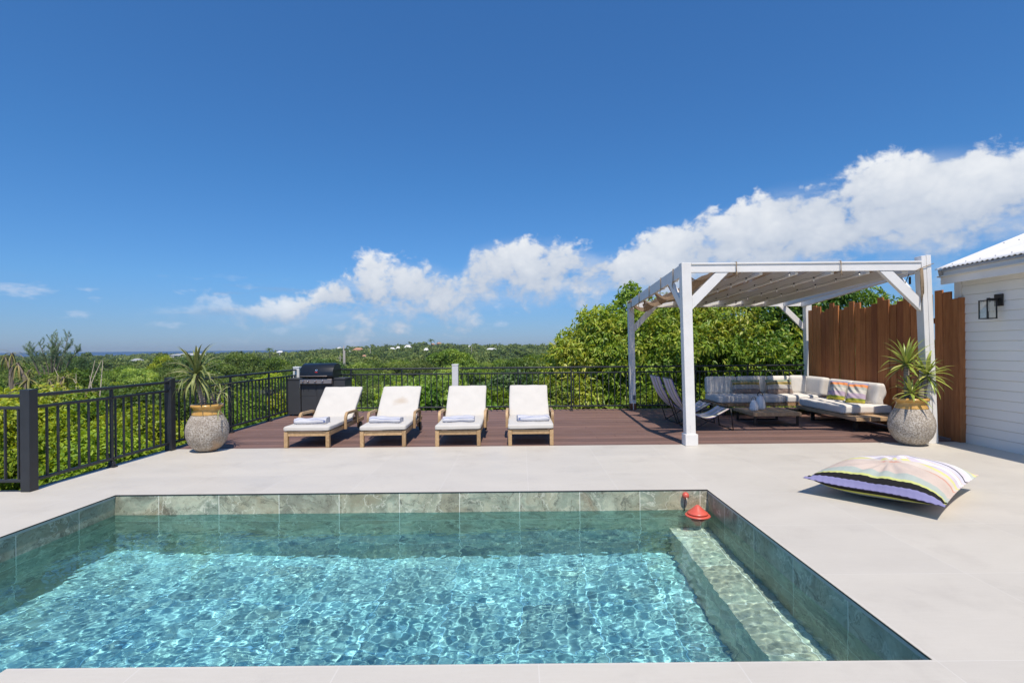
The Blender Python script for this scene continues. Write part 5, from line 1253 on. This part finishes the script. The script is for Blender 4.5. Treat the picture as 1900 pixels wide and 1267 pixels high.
# feathery casuarina on the far left, seen against the sky
cas = thing('casuarina_tree', 'wispy grey green tree with upswept feathery branches standing against the sky at far left', 'tree', (-52.5, 60, -1.0)); cas.location = (wpos(98, 655, 58)[0], 58, .5); cas.scale = (.84, .84, .84)
r_ = np.random.RandomState(9); rdc = random.Random(9); b = MB(); P_, D_, N_ = [], [], []
for i, (ex, ez, sx) in enumerate([(-3.2, 2.1, -1.2), (-2.3, 1.3, -1.5), (-1.6, 2.3, -.5), (-1.0, 3.3, -.5), (-.4, 2.0, -.2), (.3, 2.5, .1), (1.0, 3.6, .3), (1.5, 3.9, .5), (1.9, 2.9, .6), (2.6, 1.9, .9), (3.0, 1.4, 1.3), (.6, 1.2, .2), (-2.9, 1.0, -1.7), (4.2, .8, 2.4)]):
    yy = rdc.uniform(-1.2, 1.2); path = [Vector((sx * .3, yy * .3, -4.5)), Vector((sx, yy * .7, -1.0)), Vector((sx + (ex - sx) * .45, yy, ez * .4)), Vector((ex, yy, ez))]
    b.tube(path, [.09, .07, .045, .015], 5); cc = catmull(path, 14)
    subs = [cc[14:]]
    for k in range(12):
        a0 = cc[rdc.randrange(16, len(cc) - 3)]; sd = rdc.choice((-1, 1)); ln = rdc.uniform(.35, 1.1)
        subs.append(catmull([a0, a0 + Vector((sd * .35 * ln, rdc.uniform(-.3, .3), .45 * ln)), a0 + Vector((sd * .55 * ln, rdc.uniform(-.3, .3), 1.05 * ln))], 7))
    for sbn, cs in enumerate(subs):
        if sbn: b.tube(cs[::3] + [cs[-1]], .011, 4)
        for k in range(0, len(cs)):
            q = cs[k]; tgt = (cs[min(k + 1, len(cs) - 1)] - cs[max(k - 1, 0)]); tgt = tgt.normalized() if tgt.length > 1e-6 else Vector((0, 0, 1)); m_ = 5
            d = np.array(tgt) + .6 * unit(r_, m_); P_.append(np.array(q) + r_.normal(0, .035, (m_, 3))); D_.append(d); N_.append(unit(r_, m_))
b.build('trunk', m_bark, cas)
P_ = np.concatenate(P_); leaves_mesh('crown', P_, np.concatenate(D_), np.concatenate(N_), r_.uniform(.14, .34, len(P_)), .03, leaf_mat('casuarina needle', [(.12, .155, .07), (.19, .23, .11), (.27, .31, .16)], .2), cas)
# straggly dracaenas growing up outside the left railing
def wild(label, x, y, z, heads, seed, base=-3.4):
    o = thing('dracaena_tree', label, 'tree', (x, y, z)); b = MB(); tips = []
    for hx, hy, hz, n, L in heads:
        b.tube([(0, 0, base - z), (hx * .2, hy * .2, -.9), (hx * .7, hy, hz - .35), (hx, hy, hz)], [.05, .045, .035, .03], 7); tips.append(((hx, hy, hz), int(n * .5), L * .85, .034, (-1.3, .7), 1.1))
    b.build('trunk', m_bark, o); strap_leaves('crown', tips, m_strapwild, o, seed); return o
x, y, z = wpos(52, 690, 10.5); wild('straggly strap leaved tree with drooping tufts outside the left railing, nearest the left edge', x, y, z - .12, [(0, 0, 0, 46, .5), (.55, .2, .0, 40, .48), (.35, .3, -.55, 34, .45), (-.5, .3, .3, 30, .45)], 41)
x, y, z = wpos(108, 672, 13); wild('straggly strap leaved tree in the second row outside the left railing', x, y, z - .35, [(0, 0, 0, 44, .55), (.6, .2, -.35, 36, .5), (-.6, .4, -.1, 34, .5)], 42)
x, y, z = wpos(22, 655, 15); wild('strap leaved tree whose tufts reach the sky at the left edge', x, y, z, [(0, 0, 0, 42, .55), (-.5, .3, -.1, 36, .5), (.5, 0, -.5, 30, .5)], 43)
x, y, z = wpos(155, 690, 14); b = MB()
for i in range(9): b.tube([(x, y, z - 2.5), (x + .1 * i - .4, y, z - 1), (x + rdc.uniform(-.9, .9), y + rdc.uniform(-.3, .3), z + rdc.uniform(-.5, .35))], [.03, .018, .005], 5)
tag(b.build('bare_shrub', M('dry twig', (.38, .33, .26), .9)), 'bare pale twigged shrub sticking up outside the left railing', 'shrub')

# ================================================================== AIR
hz_ = bpy.data.materials.new('sea air'); hz_.use_nodes = True; t = N(hz_.node_tree); t.n.clear(); pv = t.new('ShaderNodeVolumePrincipled'); pv.inputs['Color'].default_value = (.80, .88, 1, 1)
pv.inputs['Density'].default_value = .0002; pv.inputs['Anisotropy'].default_value = .3; out = t.new('ShaderNodeOutputMaterial'); t.put(out.inputs['Volume'], pv.outputs[0])
tag(MB().box(-1700, 1700, -120, 1750, -52, 14).build('haze', hz_), kind='stuff')
